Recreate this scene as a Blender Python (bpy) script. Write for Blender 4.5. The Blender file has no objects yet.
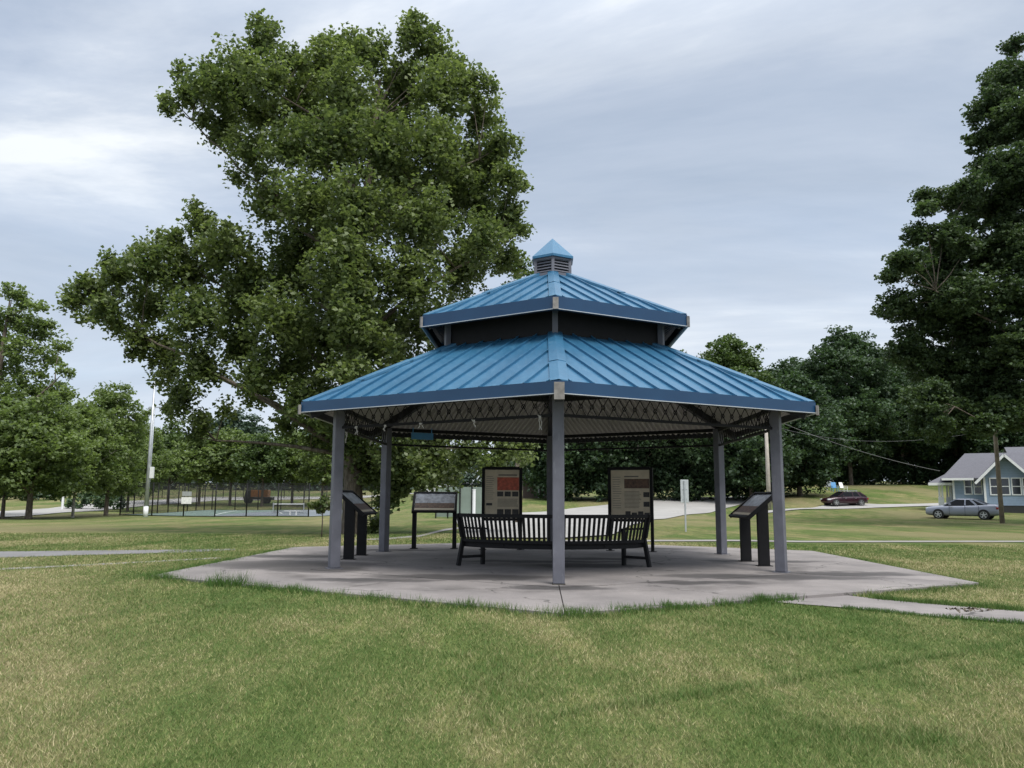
import bpy, math, random
import numpy as np
from mathutils import Vector, Matrix
random.seed(7); rng = np.random.default_rng(11)
PI = math.pi; R = math.radians
sc = bpy.context.scene
col = sc.collection
# ------------------------------------------------------------------ camera
F = 790.0; PITCH = R(8.22); ROLL = R(0.30); CAMZ = 1.25
fwd = Vector((0, math.cos(PITCH), math.sin(PITCH)))
up0 = Vector((0, -math.sin(PITCH), math.cos(PITCH))); rt0 = Vector((1, 0, 0))
right = rt0*math.cos(ROLL) + up0*math.sin(ROLL)
upv = up0*math.cos(ROLL) - rt0*math.sin(ROLL)
cd = bpy.data.cameras.new('camera'); cam = bpy.data.objects.new('camera', cd); col.objects.link(cam)
cd.sensor_width = 36; cd.lens = F/1024*36; cd.clip_start = 0.05; cd.clip_end = 3000
m = Matrix((right, upv, -fwd)).transposed().to_4x4(); m.translation = Vector((0, 0, CAMZ))
cam.matrix_world = m; sc.camera = cam

def P(px, py, d):
    """world point at forward distance y = d seen at photo position px, py"""
    v = right*((px-512)/F) + upv*((384-py)/F) + fwd
    t = d/v.y
    return Vector((0, 0, CAMZ)) + v*t

# ------------------------------------------------------------------ terrain height
YL = [-50, 0, 8, 16, 25, 50, 72, 100, 130, 170, 260, 700]; ZL = [-.25, -.25, -.045, -.045, -.08, -.35, -.5, -.4, .9, 2.6, 4.5, 13]
YC = [-50, 0, 8, 25, 60, 75, 92, 120, 700]; ZC = [-.25, -.25, -.045, -.06, -.22, 0.0, 1.2, 2.0, 13]
YR = [-50, 0, 8, 25, 55, 62, 68, 78, 110, 160, 700]; ZR = [-.25, -.25, -.045, -.10, -.24, -.15, .30, .5, 3.2, 5, 13]
def H(x, y):
    x = np.asarray(x, float); y = np.asarray(y, float)
    u = x/np.maximum(y, 5.0)
    l = np.interp(y, YL, ZL); c = np.interp(y, YC, ZC); r = np.interp(y, YR, ZR)
    wl = np.clip((-.06-u)/.16, 0, 1); wr = np.clip((u-.27)/.1, 0, 1)
    wl = wl*wl*(3-2*wl); wr = wr*wr*(3-2*wr)
    z = l*wl + r*wr + c*(1-wl-wr)
    und = np.clip((y-26)/20, 0, 1)
    z = z + und*(0.06*np.sin(x*.13+1.3)*np.cos(y*.17) + .03*np.sin(x*.4+y*.31))
    return z
def h(x, y): return float(H(x, y))
def G(px, d):
    """ground point at distance d in photo column px"""
    p = P(px, 500, d); return Vector((p.x, d, h(p.x, d)))

# ------------------------------------------------------------------ materials
M = {}
def newmat(name):
    mt = bpy.data.materials.new(name); mt.use_nodes = True
    nt = mt.node_tree; b = nt.nodes['Principled BSDF']; M[name] = mt
    return mt, nt, b
def N(nt, typ, **kw):
    n = nt.nodes.new(typ)
    for k, v in kw.items():
        if k in n.inputs: n.inputs[k].default_value = v
        else: setattr(n, k, v)
    return n
def ramp(nt, fac, stops):
    r = nt.nodes.new('ShaderNodeValToRGB'); e = r.color_ramp.elements
    while len(e) < len(stops): e.new(0.5)
    for i, (p, c) in enumerate(stops):
        e[i].position = p; e[i].color = (*c, 1) if len(c) == 3 else c
    nt.links.new(fac, r.inputs[0]); return r.outputs[0]
def mix(nt, fac, a, b, typ='MIX'):
    n = nt.nodes.new('ShaderNodeMix'); n.data_type = 'RGBA'; n.blend_type = typ
    for s, v in ((0, fac), (6, a), (7, b)):
        if isinstance(v, (int, float)): n.inputs[s].default_value = v
        elif isinstance(v, tuple): n.inputs[s].default_value = (*v, 1) if len(v) == 3 else v
        else: nt.links.new(v, n.inputs[s])
    return n.outputs[2]
def math_(nt, op, a, b=None, c=None):
    n = nt.nodes.new('ShaderNodeMath'); n.operation = op
    for i, v in enumerate((a, b, c)):
        if v is None: continue
        if isinstance(v, (int, float)): n.inputs[i].default_value = v
        else: nt.links.new(v, n.inputs[i])
    return n.outputs[0]
def noise(nt, vec, scale, detail=4, rough=.55, dist=0):
    n = nt.nodes.new('ShaderNodeTexNoise'); n.inputs['Scale'].default_value = scale
    n.inputs['Detail'].default_value = detail; n.inputs['Roughness'].default_value = rough
    n.inputs['Distortion'].default_value = dist
    if vec is not None: nt.links.new(vec, n.inputs['Vector'])
    return n.outputs[0]
def bump(nt, b, hgt, strength, dist=.01):
    n = nt.nodes.new('ShaderNodeBump'); n.inputs['Strength'].default_value = strength; n.inputs['Distance'].default_value = dist
    nt.links.new(hgt, n.inputs['Height']); nt.links.new(n.outputs[0], b.inputs['Normal'])
def simple(name, c, rough=.6, metal=0, var=.15, scale=6, bmp=0, spec=None, coat=0):
    mt, nt, b = newmat(name)
    tc = nt.nodes.new('ShaderNodeTexCoord')
    f = noise(nt, tc.outputs['Object'], scale, 6)
    lo = tuple(v*(1-var) for v in c); hi = tuple(min(1, v*(1+var)) for v in c)
    nt.links.new(ramp(nt, f, [(.3, lo), (.7, hi)]), b.inputs['Base Color'])
    b.inputs['Roughness'].default_value = rough; b.inputs['Metallic'].default_value = metal
    if spec is not None: b.inputs['Specular IOR Level'].default_value = spec
    if coat: b.inputs['Coat Weight'].default_value = coat; b.inputs['Coat Roughness'].default_value = .08
    if bmp: bump(nt, b, noise(nt, tc.outputs['Object'], scale*6, 4), bmp)
    return mt

simple('post_paint', (.108, .110, .132), .5, 0, .2, 3, .05)
# weathering on the posts: pale scuffs and drips
nt = M['post_paint'].node_tree; b = nt.nodes['Principled BSDF']; tc = N(nt, 'ShaderNodeTexCoord')
mp = N(nt, 'ShaderNodeMapping'); mp.inputs['Scale'].default_value = (14, 14, 3); nt.links.new(tc.outputs['Object'], mp.inputs[0])
old = b.inputs['Base Color'].links[0].from_socket
nt.links.new(mix(nt, ramp(nt, noise(nt, mp.outputs[0], 1.0, 6, .7), [(.60, (0, 0, 0)), (.72, (.6, .6, .6))]), old, (.24, .24, .26)), b.inputs['Base Color'])
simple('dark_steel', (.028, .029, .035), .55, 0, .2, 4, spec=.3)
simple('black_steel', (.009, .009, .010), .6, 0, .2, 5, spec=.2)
simple('bench_black', (.010, .010, .011), .6, 0, .25, 8, .1, spec=.2)
simple('ceiling_paint', (.42, .40, .39), .6, 0, .12, 1.2)
simple('rafter_end', (.20, .185, .17), .6, 0, .3, 12)
simple('ribbon_white', (.42, .41, .39), .9)
simple('white_paint', (.74, .75, .75), .5, 0, .06, 3)
simple('white_plastic', (.78, .78, .76), .4)
simple('blue_plastic', (.06, .25, .5), .4)
simple('galvanised', (.42, .44, .46), .45, .5, .15, 3)
simple('sign_back', (.5, .52, .53), .45, .5, .1, 6)
simple('pole_wood', (.22, .18, .14), .85, 0, .3, 3, .3)
simple('pole_pale', (.42, .38, .33), .8, 0, .2, 2, .2)
simple('brick_brown', (.14, .105, .09), .85, 0, .2, 10)
simple('tyre', (.02, .02, .02), .8)
simple('rim', (.6, .61, .62), .3, .8)
simple('car_silver', (.30, .32, .38), .38, .3, .03, 2, coat=.4)
simple('car_maroon', (.030, .006, .013), .3, .2, .05, 2, coat=.5)
simple('car_glass', (.006, .007, .009), .25, 0, .05, 1, spec=.2)
simple('window_glass', (.02, .025, .035), .08, 0, .05, 1, spec=.7)
simple('head_lamp', (.75, .76, .78), .15, .2)
simple('tail_lamp', (.25, .02, .02), .25)
simple('orange_paint', (.5, .19, .05), .5, 0, .15)
simple('dark_machine', (.03, .03, .03), .6)
simple('windscreen_green', (.17, .215, .18), .8, 0, .12, 1)
simple('court_green', (.115, .165, .14), .85, 0, .12, .4)
simple('court_blue', (.135, .155, .17), .85, 0, .12, .4)
simple('court_line', (.6, .62, .6), .8)
simple('cream_print', (.56, .48, .35), .5, 0, .12, 5)
simple('red_print', (.42, .085, .045), .5, 0, .45, 14)
simple('brown_print', (.11, .058, .035), .5, 0, .5, 18)
simple('dark_print', (.03, .028, .026), .5, 0, .8, 40)
simple('grey_print', (.27, .29, .33), .4, 0, .5, 9)
simple('text_print', (.12, .11, .10), .6, 0, .3, 60)
simple('wire_grey', (.16, .16, .16), .7)
simple('dry_leaf', (.07, .055, .035), .8)

# blue standing seam roof
mt, nt, b = newmat('roof_blue'); tc = N(nt, 'ShaderNodeTexCoord')
f1 = noise(nt, tc.outputs['Object'], .7, 5, .6); f2 = noise(nt, tc.outputs['Object'], 9, 5, .7)
c1 = ramp(nt, f1, [(.3, (.026, .120, .225)), (.7, (.042, .158, .275))])
c2 = mix(nt, ramp(nt, f2, [(.55, (0, 0, 0)), (.8, (.25, .25, .25))]), c1, (.17, .28, .36))
spx = N(nt, 'ShaderNodeSeparateXYZ'); nt.links.new(tc.outputs['Object'], spx.inputs[0])
an = math_(nt, 'ARCTAN2', spx.outputs['Y'], spx.outputs['X']); cmb = N(nt, 'ShaderNodeCombineXYZ'); nt.links.new(math_(nt, 'MULTIPLY', an, 9), cmb.inputs[0]); nt.links.new(math_(nt, 'MULTIPLY', spx.outputs['Z'], 1.2), cmb.inputs[1])
stk = noise(nt, cmb.outputs[0], 2.2, 6, .7)
c2 = mix(nt, ramp(nt, stk, [(.5, (0, 0, 0)), (.72, (.55, .55, .55))]), c2, (.022, .085, .16))
c2 = mix(nt, ramp(nt, stk, [(.3, (.4, .4, .4)), (.42, (0, 0, 0))]), c2, (.12, .25, .36))
nt.links.new(c2, b.inputs['Base Color'])
nt.links.new(ramp(nt, f2, [(.3, (.3, .3, .3)), (.7, (.48, .48, .48))]), b.inputs['Roughness'])
b.inputs['Metallic'].default_value = .25; b.inputs['Specular IOR Level'].default_value = .6
bump(nt, b, noise(nt, tc.outputs['Object'], 2.2, 2), .12, .03)
mt, nt, b = newmat('fascia_shaded_blue'); tc = N(nt, 'ShaderNodeTexCoord')  # same paint as the roof, darker in colour for upright faces catching less sky
nt.links.new(ramp(nt, noise(nt, tc.outputs['Object'], 1.5, 5), [(.3, (.005, .034, .088)), (.7, (.008, .046, .11))]), b.inputs['Base Color'])
b.inputs['Roughness'].default_value = .4

# siding
def siding(name, c, pitch):
    mt, nt, b = newmat(name); tc = N(nt, 'ShaderNodeTexCoord'); sp = N(nt, 'ShaderNodeSeparateXYZ')
    nt.links.new(tc.outputs['Object'], sp.inputs[0])
    fr = math_(nt, 'FRACT', math_(nt, 'DIVIDE', sp.outputs['Z'], pitch))
    line = math_(nt, 'LESS_THAN', fr, .12)
    f = noise(nt, tc.outputs['Object'], 3, 5)
    cc = ramp(nt, f, [(.3, tuple(v*.92 for v in c)), (.7, tuple(v*1.08 for v in c))])
    nt.links.new(mix(nt, line, cc, tuple(v*.62 for v in c)), b.inputs['Base Color']); b.inputs['Roughness'].default_value = .6
    bump(nt, b, fr, .4, .02)
siding('siding_blue', (.255, .335, .455), .14)
siding('siding_white', (.6, .62, .64), .14)
def shingle(name, c):
    mt, nt, b = newmat(name); tc = N(nt, 'ShaderNodeTexCoord')
    n = N(nt, 'ShaderNodeTexBrick'); n.inputs['Scale'].default_value = 3.2
    nt.links.new(tc.outputs['Object'], n.inputs['Vector'])
    n.inputs['Color1'].default_value = (*c, 1); n.inputs['Color2'].default_value = (*[v*.75 for v in c], 1); n.inputs['Mortar'].default_value = (*[v*.5 for v in c], 1)
    f = noise(nt, tc.outputs['Object'], 25, 3)
    nt.links.new(mix(nt, .35, n.outputs[0], ramp(nt, f, [(.3, tuple(v*.6 for v in c)), (.7, tuple(v*1.4 for v in c))])), b.inputs['Base Color']); b.inputs['Roughness'].default_value = .9
shingle('shingle_grey', (.13, .13, .15))

# lawn: patches of straw and green in world space, shared by soil and blades
def lawn_patch(nt):
    g = N(nt, 'ShaderNodeNewGeometry')
    mp = N(nt, 'ShaderNodeMapping'); mp.inputs['Scale'].default_value = (1, .45, 0); nt.links.new(g.outputs['Position'], mp.inputs[0])
    a = noise(nt, mp.outputs[0], .32, 5, .62, .4); c = noise(nt, mp.outputs[0], 1.7, 4, .6); d = noise(nt, mp.outputs[0], 11, 3, .6)
    s = math_(nt, 'ADD', math_(nt, 'MULTIPLY', a, .62), math_(nt, 'MULTIPLY', c, .26))
    s = math_(nt, 'ADD', s, math_(nt, 'MULTIPLY', d, .12))
    return g, mp.outputs[0], s
mt, nt, b = newmat('lawn'); g, v, s = lawn_patch(nt)
cc = ramp(nt, s, [(.36, (.075, .125, .03)), (.48, (.12, .16, .05)), (.56, (.19, .19, .08)), (.66, (.29, .255, .135))])
fine = noise(nt, v, 38, 4, .75); 
cc = mix(nt, .75, cc, ramp(nt, fine, [(.28, (.25, .25, .25)), (.5, (.8, .8, .8)), (.72, (1.35, 1.3, 1.2))]), 'MULTIPLY')
mpm = N(nt, 'ShaderNodeMapping'); mpm.inputs['Scale'].default_value = (1, .16, 0); nt.links.new(g.outputs['Position'], mpm.inputs[0])
mid = noise(nt, mpm.outputs[0], 2.6, 6, .78)
cc = mix(nt, .8, cc, ramp(nt, mid, [(.32, (.55, .6, .5)), (.5, (.95, .95, .95)), (.68, (1.45, 1.38, 1.3))]), 'MULTIPLY')
# thin bald places far out
bald = noise(nt, v, .11, 4, .6)
cc = mix(nt, ramp(nt, bald, [(.47, (0, 0, 0)), (.62, (.7, .7, .7))]), cc, (.215, .185, .10))
nt.links.new(cc, b.inputs['Base Color']); b.inputs['Roughness'].default_value = .95; b.inputs['Specular IOR Level'].default_value = .1
bump(nt, b, fine, .9, .04)
mt, nt, b = newmat('grass_blade'); g, v, s = lawn_patch(nt)
at = N(nt, 'ShaderNodeAttribute'); at.attribute_name = 'tint'
sp = N(nt, 'ShaderNodeSeparateColor'); nt.links.new(at.outputs['Color'], sp.inputs[0])
s2 = math_(nt, 'ADD', s, math_(nt, 'MULTIPLY', math_(nt, 'SUBTRACT', sp.outputs[0], .5), .26))
cc = ramp(nt, s2, [(.34, (.075, .14, .032)), (.47, (.145, .205, .06)), (.56, (.29, .29, .12)), (.67, (.52, .45, .27))])
cc = mix(nt, sp.outputs[1], cc, (.05, .125, .022))
nt.links.new(cc, b.inputs['Base Color']); b.inputs['Roughness'].default_value = .6; b.inputs['Specular IOR Level'].default_value = .2
tr = N(nt, 'ShaderNodeBsdfTranslucent'); nt.links.new(cc, tr.inputs[0]); ms = N(nt, 'ShaderNodeMixShader'); ms.inputs[0].default_value = .25
nt.links.new(b.outputs[0], ms.inputs[1]); nt.links.new(tr.outputs[0], ms.inputs[2]); nt.links.new(ms.outputs[0], nt.nodes['Material Output'].inputs[0])

def leafmat(name, dark, light, trans=.3, rough=.5):
    mt, nt, b = newmat(name)
    at = N(nt, 'ShaderNodeAttribute'); at.attribute_name = 'tint'
    sp = N(nt, 'ShaderNodeSeparateColor'); nt.links.new(at.outputs['Color'], sp.inputs[0])
    cc = ramp(nt, sp.outputs[0], [(0, dark), (.7, light), (1, tuple(v*1.35 for v in light))])
    nt.links.new(cc, b.inputs['Base Color']); b.inputs['Roughness'].default_value = rough; b.inputs['Specular IOR Level'].default_value = .35
    tr = N(nt, 'ShaderNodeBsdfTranslucent'); nt.links.new(mix(nt, 1.0, cc, (1.2, 1.3, .7), 'MULTIPLY'), tr.inputs[0])
    ms = N(nt, 'ShaderNodeMixShader'); ms.inputs[0].default_value = trans
    nt.links.new(b.outputs[0], ms.inputs[1]); nt.links.new(tr.outputs[0], ms.inputs[2]); nt.links.new(ms.outputs[0], nt.nodes['Material Output'].inputs[0])
leafmat('leaf_sycamore', (.062, .096, .038), (.175, .215, .088), .42, .42)
leafmat('leaf_row', (.085, .125, .050), (.185, .24, .090), .42)
leafmat('leaf_dark', (.030, .056, .032), (.066, .108, .052), .32)
leafmat('leaf_maple', (.034, .060, .030), (.080, .118, .052), .34)
leafmat('leaf_mid', (.05, .085, .03), (.10, .145, .05))
leafmat('leaf_far', (.045, .075, .055), (.07, .105, .075), .2)
mt, nt, b = newmat('bark'); tc = N(nt, 'ShaderNodeTexCoord')
mp = N(nt, 'ShaderNodeMapping'); mp.inputs['Scale'].default_value = (3, 3, 1); nt.links.new(tc.outputs['Object'], mp.inputs[0])
fb = noise(nt, mp.outputs[0], 3, 8, .7)
nt.links.new(ramp(nt, fb, [(.35, (.05, .038, .028)), (.55, (.13, .105, .08)), (.7, (.24, .22, .18))]), b.inputs['Base Color']); b.inputs['Roughness'].default_value = .9
bump(nt, b, fb, .8, .05)
mt, nt, b = newmat('bark_pale'); tc = N(nt, 'ShaderNodeTexCoord')
nt.links.new(ramp(nt, noise(nt, tc.outputs['Object'], 4, 6, .7), [(.35, (.12, .1, .08)), (.6, (.38, .36, .31))]), b.inputs['Base Color']); b.inputs['Roughness'].default_value = .9

# concrete with dirt, drip line and wet stains (object space = pavilion space)
mt, nt, b = newmat('concrete'); tc = N(nt, 'ShaderNodeTexCoord'); O = tc.outputs['Object']
base = ramp(nt, noise(nt, O, .8, 6, .62), [(.3, (.160, .146, .142)), (.7, (.275, .250, .238))])
base = mix(nt, .55, base, ramp(nt, noise(nt, O, 60, 3, .8), [(.3, (.7, .7, .7)), (.7, (1.22, 1.22, 1.22))]), 'MULTIPLY')
streak = noise(nt, O, 3.0, 8, .7, .8)
base = mix(nt, ramp(nt, streak, [(.52, (0, 0, 0)), (.75, (.55, .55, .55))]), base, (.17, .155, .15))
pale = noise(nt, O, 2.1, 7, .72, 1.5)
base = mix(nt, ramp(nt, pale, [(.6, (0, 0, 0)), (.72, (.5, .5, .5))]), base, (.38, .36, .345))
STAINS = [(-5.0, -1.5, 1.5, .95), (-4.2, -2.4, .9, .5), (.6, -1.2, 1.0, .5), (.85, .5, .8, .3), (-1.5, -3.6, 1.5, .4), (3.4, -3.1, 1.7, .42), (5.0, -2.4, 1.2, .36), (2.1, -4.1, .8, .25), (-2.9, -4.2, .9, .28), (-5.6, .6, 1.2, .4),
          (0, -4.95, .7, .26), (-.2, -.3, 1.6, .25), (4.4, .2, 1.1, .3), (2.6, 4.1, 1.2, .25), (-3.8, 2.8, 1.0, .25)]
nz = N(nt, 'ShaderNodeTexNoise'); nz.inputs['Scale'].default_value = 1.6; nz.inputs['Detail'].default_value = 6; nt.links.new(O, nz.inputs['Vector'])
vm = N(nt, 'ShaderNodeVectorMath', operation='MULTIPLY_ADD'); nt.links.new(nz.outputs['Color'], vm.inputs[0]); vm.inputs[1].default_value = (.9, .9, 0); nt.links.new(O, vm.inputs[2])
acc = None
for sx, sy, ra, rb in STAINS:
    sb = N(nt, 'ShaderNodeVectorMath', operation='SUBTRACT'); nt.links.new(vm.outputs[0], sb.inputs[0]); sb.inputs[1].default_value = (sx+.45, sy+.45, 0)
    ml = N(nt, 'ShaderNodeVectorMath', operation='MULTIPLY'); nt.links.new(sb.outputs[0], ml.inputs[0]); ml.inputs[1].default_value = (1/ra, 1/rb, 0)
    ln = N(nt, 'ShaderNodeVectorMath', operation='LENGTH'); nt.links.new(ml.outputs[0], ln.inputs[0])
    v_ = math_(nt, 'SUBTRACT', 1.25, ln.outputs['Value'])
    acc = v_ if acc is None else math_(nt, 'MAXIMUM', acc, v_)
rl = N(nt, 'ShaderNodeVectorMath', operation='LENGTH'); nt.links.new(vm.outputs[0], rl.inputs[0])
band = math_(nt, 'SUBTRACT', 1, math_(nt, 'DIVIDE', math_(nt, 'ABSOLUTE', math_(nt, 'SUBTRACT', rl.outputs['Value'], 4.95)), .42))
dirt = noise(nt, O, 1.3, 7, .7)
bmask = math_(nt, 'MULTIPLY', math_(nt, 'MAXIMUM', band, 0), ramp(nt, dirt, [(.42, (0, 0, 0)), (.62, (.75, .75, .75))]))
base = mix(nt, bmask, base, (.085, .076, .070))
spots = noise(nt, O, 14, 4, .7)
base = mix(nt, ramp(nt, spots, [(.62, (0, 0, 0)), (.72, (.5, .5, .5))]), base, (.10, .09, .085))
vor = N(nt, 'ShaderNodeTexVoronoi'); vor.feature = 'DISTANCE_TO_EDGE'; vor.inputs['Scale'].default_value = .30; nt.links.new(vm.outputs[0], vor.inputs['Vector'])
crk = math_(nt, 'MULTIPLY', math_(nt, 'LESS_THAN', vor.outputs['Distance'], .0045), ramp(nt, dirt, [(.45, (0, 0, 0)), (.5, (.8, .8, .8))]))
base = mix(nt, crk, base, (.06, .055, .05))
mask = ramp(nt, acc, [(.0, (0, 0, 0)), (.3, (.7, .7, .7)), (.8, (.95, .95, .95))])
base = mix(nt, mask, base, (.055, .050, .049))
nt.links.new(base, b.inputs['Base Color']); b.inputs['Roughness'].default_value = .85
bump(nt, b, noise(nt, O, 45, 5, .7), .25, .01)
simple('concrete_plain', (.24, .226, .215), .9, 0, .18, .8, .15)
simple('road_concrete', (.31, .30, .285), .9, 0, .12, .3, .1)
simple('asphalt_path', (.17, .165, .165), .9, 0, .2, 1.2, .2)
simple('joint_dirt', (.06, .055, .045), .95)

# ------------------------------------------------------------------ mesh builder
class MB:
    def __init__(s): s.v = []; s.f = []
    def add(s, vs, fs):
        o = len(s.v); s.v += [tuple(p) for p in vs]; s.f += [tuple(i+o for i in f) for f in fs]; return s
    def box(s, x0, x1, y0, y1, z0, z1, mtx=None):
        vs = [Vector((x, y, z)) for z in (z0, z1) for x, y in ((x0, y0), (x1, y0), (x1, y1), (x0, y1))]
        if mtx: vs = [mtx @ v for v in vs]
        return s.add(vs, [(3, 2, 1, 0), (4, 5, 6, 7), (0, 1, 5, 4), (1, 2, 6, 5), (2, 3, 7, 6), (3, 0, 4, 7)])
    def bar(s, a, b, w, t, up=(0, 0, 1)):
        a = Vector(a); b = Vector(b); d = (b-a); L = d.length; d.normalize(); up = Vector(up)
        if abs(d.dot(up)) > .99: up = Vector((0, 1, 0))
        sd = d.cross(up).normalized(); u = sd.cross(d).normalized()
        vs = [p + sd*x*w/2 + u*y*t/2 for p in (a, b) for x, y in ((-1, -1), (1, -1), (1, 1), (-1, 1))]
        return s.add(vs, [(3, 2, 1, 0), (4, 5, 6, 7), (0, 1, 5, 4), (1, 2, 6, 5), (2, 3, 7, 6), (3, 0, 4, 7)])
    def tube(s, pts, rad, n=8, cap=True):
        pts = [Vector(p) for p in pts]
        if not hasattr(rad, '__len__'): rad = [rad]*len(pts)
        vs = []; prev = None
        for i, p in enumerate(pts):
            d = (pts[min(i+1, len(pts)-1)] - pts[max(i-1, 0)]).normalized()
            a = Vector((1, 0, 0)) if prev is None else prev
            a = a - d*a.dot(d)
            if a.length < .05: a = Vector((0, 1, 0)) - d*d.y
            a.normalize(); prev = a; bb = d.cross(a)
            for k in range(n):
                t = 2*PI*k/n; vs.append(p + (a*math.cos(t) + bb*math.sin(t))*rad[i])
        fs = [(i*n+k, i*n+(k+1) % n, (i+1)*n+(k+1) % n, (i+1)*n+k) for i in range(len(pts)-1) for k in range(n)]
        if cap: fs += [tuple(range(n-1, -1, -1)), tuple((len(pts)-1)*n+k for k in range(n))]
        return s.add(vs, fs)
    def build(s, name, mat, parent=None, smooth=False, bevel=0):
        me = bpy.data.meshes.new(name); me.from_pydata(s.v, [], s.f); me.validate(); me.update()
        me.materials.append(M[mat] if isinstance(mat, str) else mat)
        if smooth: me.polygons.foreach_set('use_smooth', [True]*len(me.polygons))
        o = bpy.data.objects.new(name, me); col.objects.link(o)
        if parent is not None: o.parent = parent
        if bevel:
            bv = o.modifiers.new('bevel', 'BEVEL'); bv.width = bevel; bv.segments = 2; bv.limit_method = 'ANGLE'
        return o
def tag(o, label=None, cat=None, group=None, kind=None):
    if label: o['label'] = label
    if cat: o['category'] = cat
    if group: o['group'] = group
    if kind: o['kind'] = kind
    return o
def empty(name, loc=(0, 0, 0), rz=0, label=None, cat=None, group=None):
    o = bpy.data.objects.new(name, None); col.objects.link(o); o.location = loc; o.rotation_euler = (0, 0, rz)
    o.empty_display_size = .2
    return tag(o, label, cat, group)
def copy_tree(o, parent=None):
    c = o.copy(); col.objects.link(c); c.parent = parent
    for ch in [x for x in bpy.data.objects if x.parent == o]: copy_tree(ch, c)
    return c
def struct(o): o['kind'] = 'structure'; return o

# ------------------------------------------------------------------ ground
ys = [-40, -20, -10, -5, 0] + list(np.arange(1, 30, .6)) + list(np.arange(30, 140, 1.6)) + list(np.geomspace(142, 1500, 45))
ss = np.linspace(-1, 1, 151)
vs = []; 
for y in ys:
    w = max(y, 0)*.95+28
    xs = ss*w; zz = H(xs, np.full_like(xs, y))
    vs += list(zip(xs, [y]*len(xs), zz))
nn = len(ss)
fs = [(j*nn+i, j*nn+i+1, (j+1)*nn+i+1, (j+1)*nn+i) for j in range(len(ys)-1) for i in range(nn-1)]
g = MB(); g.v = vs; g.f = fs
struct(g.build('lawn', 'lawn', smooth=True))

def drape(name, polyfun, nu, nv, mat, off, thick=.0):
    vs = []
    for i in range(nu+1):
        for j in range(nv+1):
            x, y = polyfun(i/nu, j/nv); vs.append((x, y, h(x, y)+off))
    fs = [(i*(nv+1)+j, (i+1)*(nv+1)+j, (i+1)*(nv+1)+j+1, i*(nv+1)+j+1) for i in range(nu) for j in range(nv)]
    b = MB(); b.v = vs; b.f = fs
    return struct(b.build(name, mat))
def strip(name, A, B, mat, off, nu=60, nv=6, jitter=0):
    """ribbon between two polylines of ground points"""
    def interp(L, t):
        L = [Vector(p) for p in L]; seg = [(L[i+1]-L[i]).length for i in range(len(L)-1)]; T = t*sum(seg); k = 0
        while k < len(seg)-1 and T > seg[k]: T -= seg[k]; k += 1
        return L[k].lerp(L[k+1], min(1, T/seg[k]))
    def f(u, v):
        a = interp(A, u); b_ = interp(B, u); p = a.lerp(b_, v)
        return p.x, p.y
    return drape(name, f, nu, nv, mat, off)
def gp(px, py, z):
    """ground xy for a photo point whose height is z"""
    v = right*((px-512)/F) + upv*((384-py)/F) + fwd
    t = (z-CAMZ)/v.z; return (v.x*t, v.y*t)

PADC = Vector((0.86, 16.45, 0)); PADR = R(-2.0)
def padw(x, y):
    c, s_ = math.cos(PADR), math.sin(PADR)
    return (PADC.x + x*c - y*s_, PADC.y + x*s_ + y*c)
SQ = math.sqrt(3)/2
def hexv(r, k, off=0):   # vertex k, vertex 0 faces the camera (-y)
    a = -PI/2 + k*PI/3 + off; return Vector((r*math.cos(a), r*math.sin(a), 0))
# pad: a thin bed with separate slabs cast on it
pad = MB(); RO = 7.5; RI = 4.95; gap = .007
def prism(mb, poly, z0, z1):
    n = len(poly); vs = [(x, y, z) for z in (z0, z1) for x, y in poly]
    mb.add(vs, [tuple(range(n-1, -1, -1)), tuple(range(n, 2*n))] + [(i, (i+1) % n, n+(i+1) % n, n+i) for i in range(n)])
def shrink(poly, g):
    c = sum((Vector(p) for p in poly), Vector((0, 0)))/len(poly); out = []
    n = len(poly)
    for i in range(n):
        p = Vector(poly[i]); a = (Vector(poly[i-1])-p).normalized(); b_ = (Vector(poly[(i+1) % n])-p).normalized()
        bis = (a+b_).normalized(); sn = max(.3, abs(a.cross(b_)) / (a+b_).length) if (a+b_).length > 1e-4 else 1
        out.append(tuple(p + bis*(g/ sn)))
    return out
for k in range(6):
    a, b_ = hexv(RI, k).xy, hexv(RI, k+1).xy; A, B = hexv(RO, k).xy, hexv(RO, k+1).xy; mI = (a+b_)/2; mO = (A+B)/2
    prism(pad, shrink([(0, 0), a, b_], gap), -.09, 0)
    prism(pad, shrink([a, A, mO, mI], gap), -.09, -.003)
    prism(pad, shrink([mI, mO, B, b_], gap), -.09, -.004)
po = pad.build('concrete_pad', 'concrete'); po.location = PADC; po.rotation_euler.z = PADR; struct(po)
bed = MB(); prism(bed, [tuple(hexv(7.48, k).xy) for k in range(6)], -.2, -.03)
bo = bed.build('pad_bed', 'joint_dirt'); bo.location = PADC; bo.rotation_euler.z = PADR; struct(bo)

# walk leading off to the right from the pad
A = [gp(730, 599, -.045), gp(845, 608.5, -.05), gp(923, 617, -.055), gp(1024, 626, -.06), gp(1300, 652, -.08)]
B = [gp(750, 584, -.045), gp(873, 599, -.05), gp(940, 605.5, -.055), gp(1024, 613, -.06), gp(1300, 632, -.08)]
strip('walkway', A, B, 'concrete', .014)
WALK = (A, B)
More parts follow.
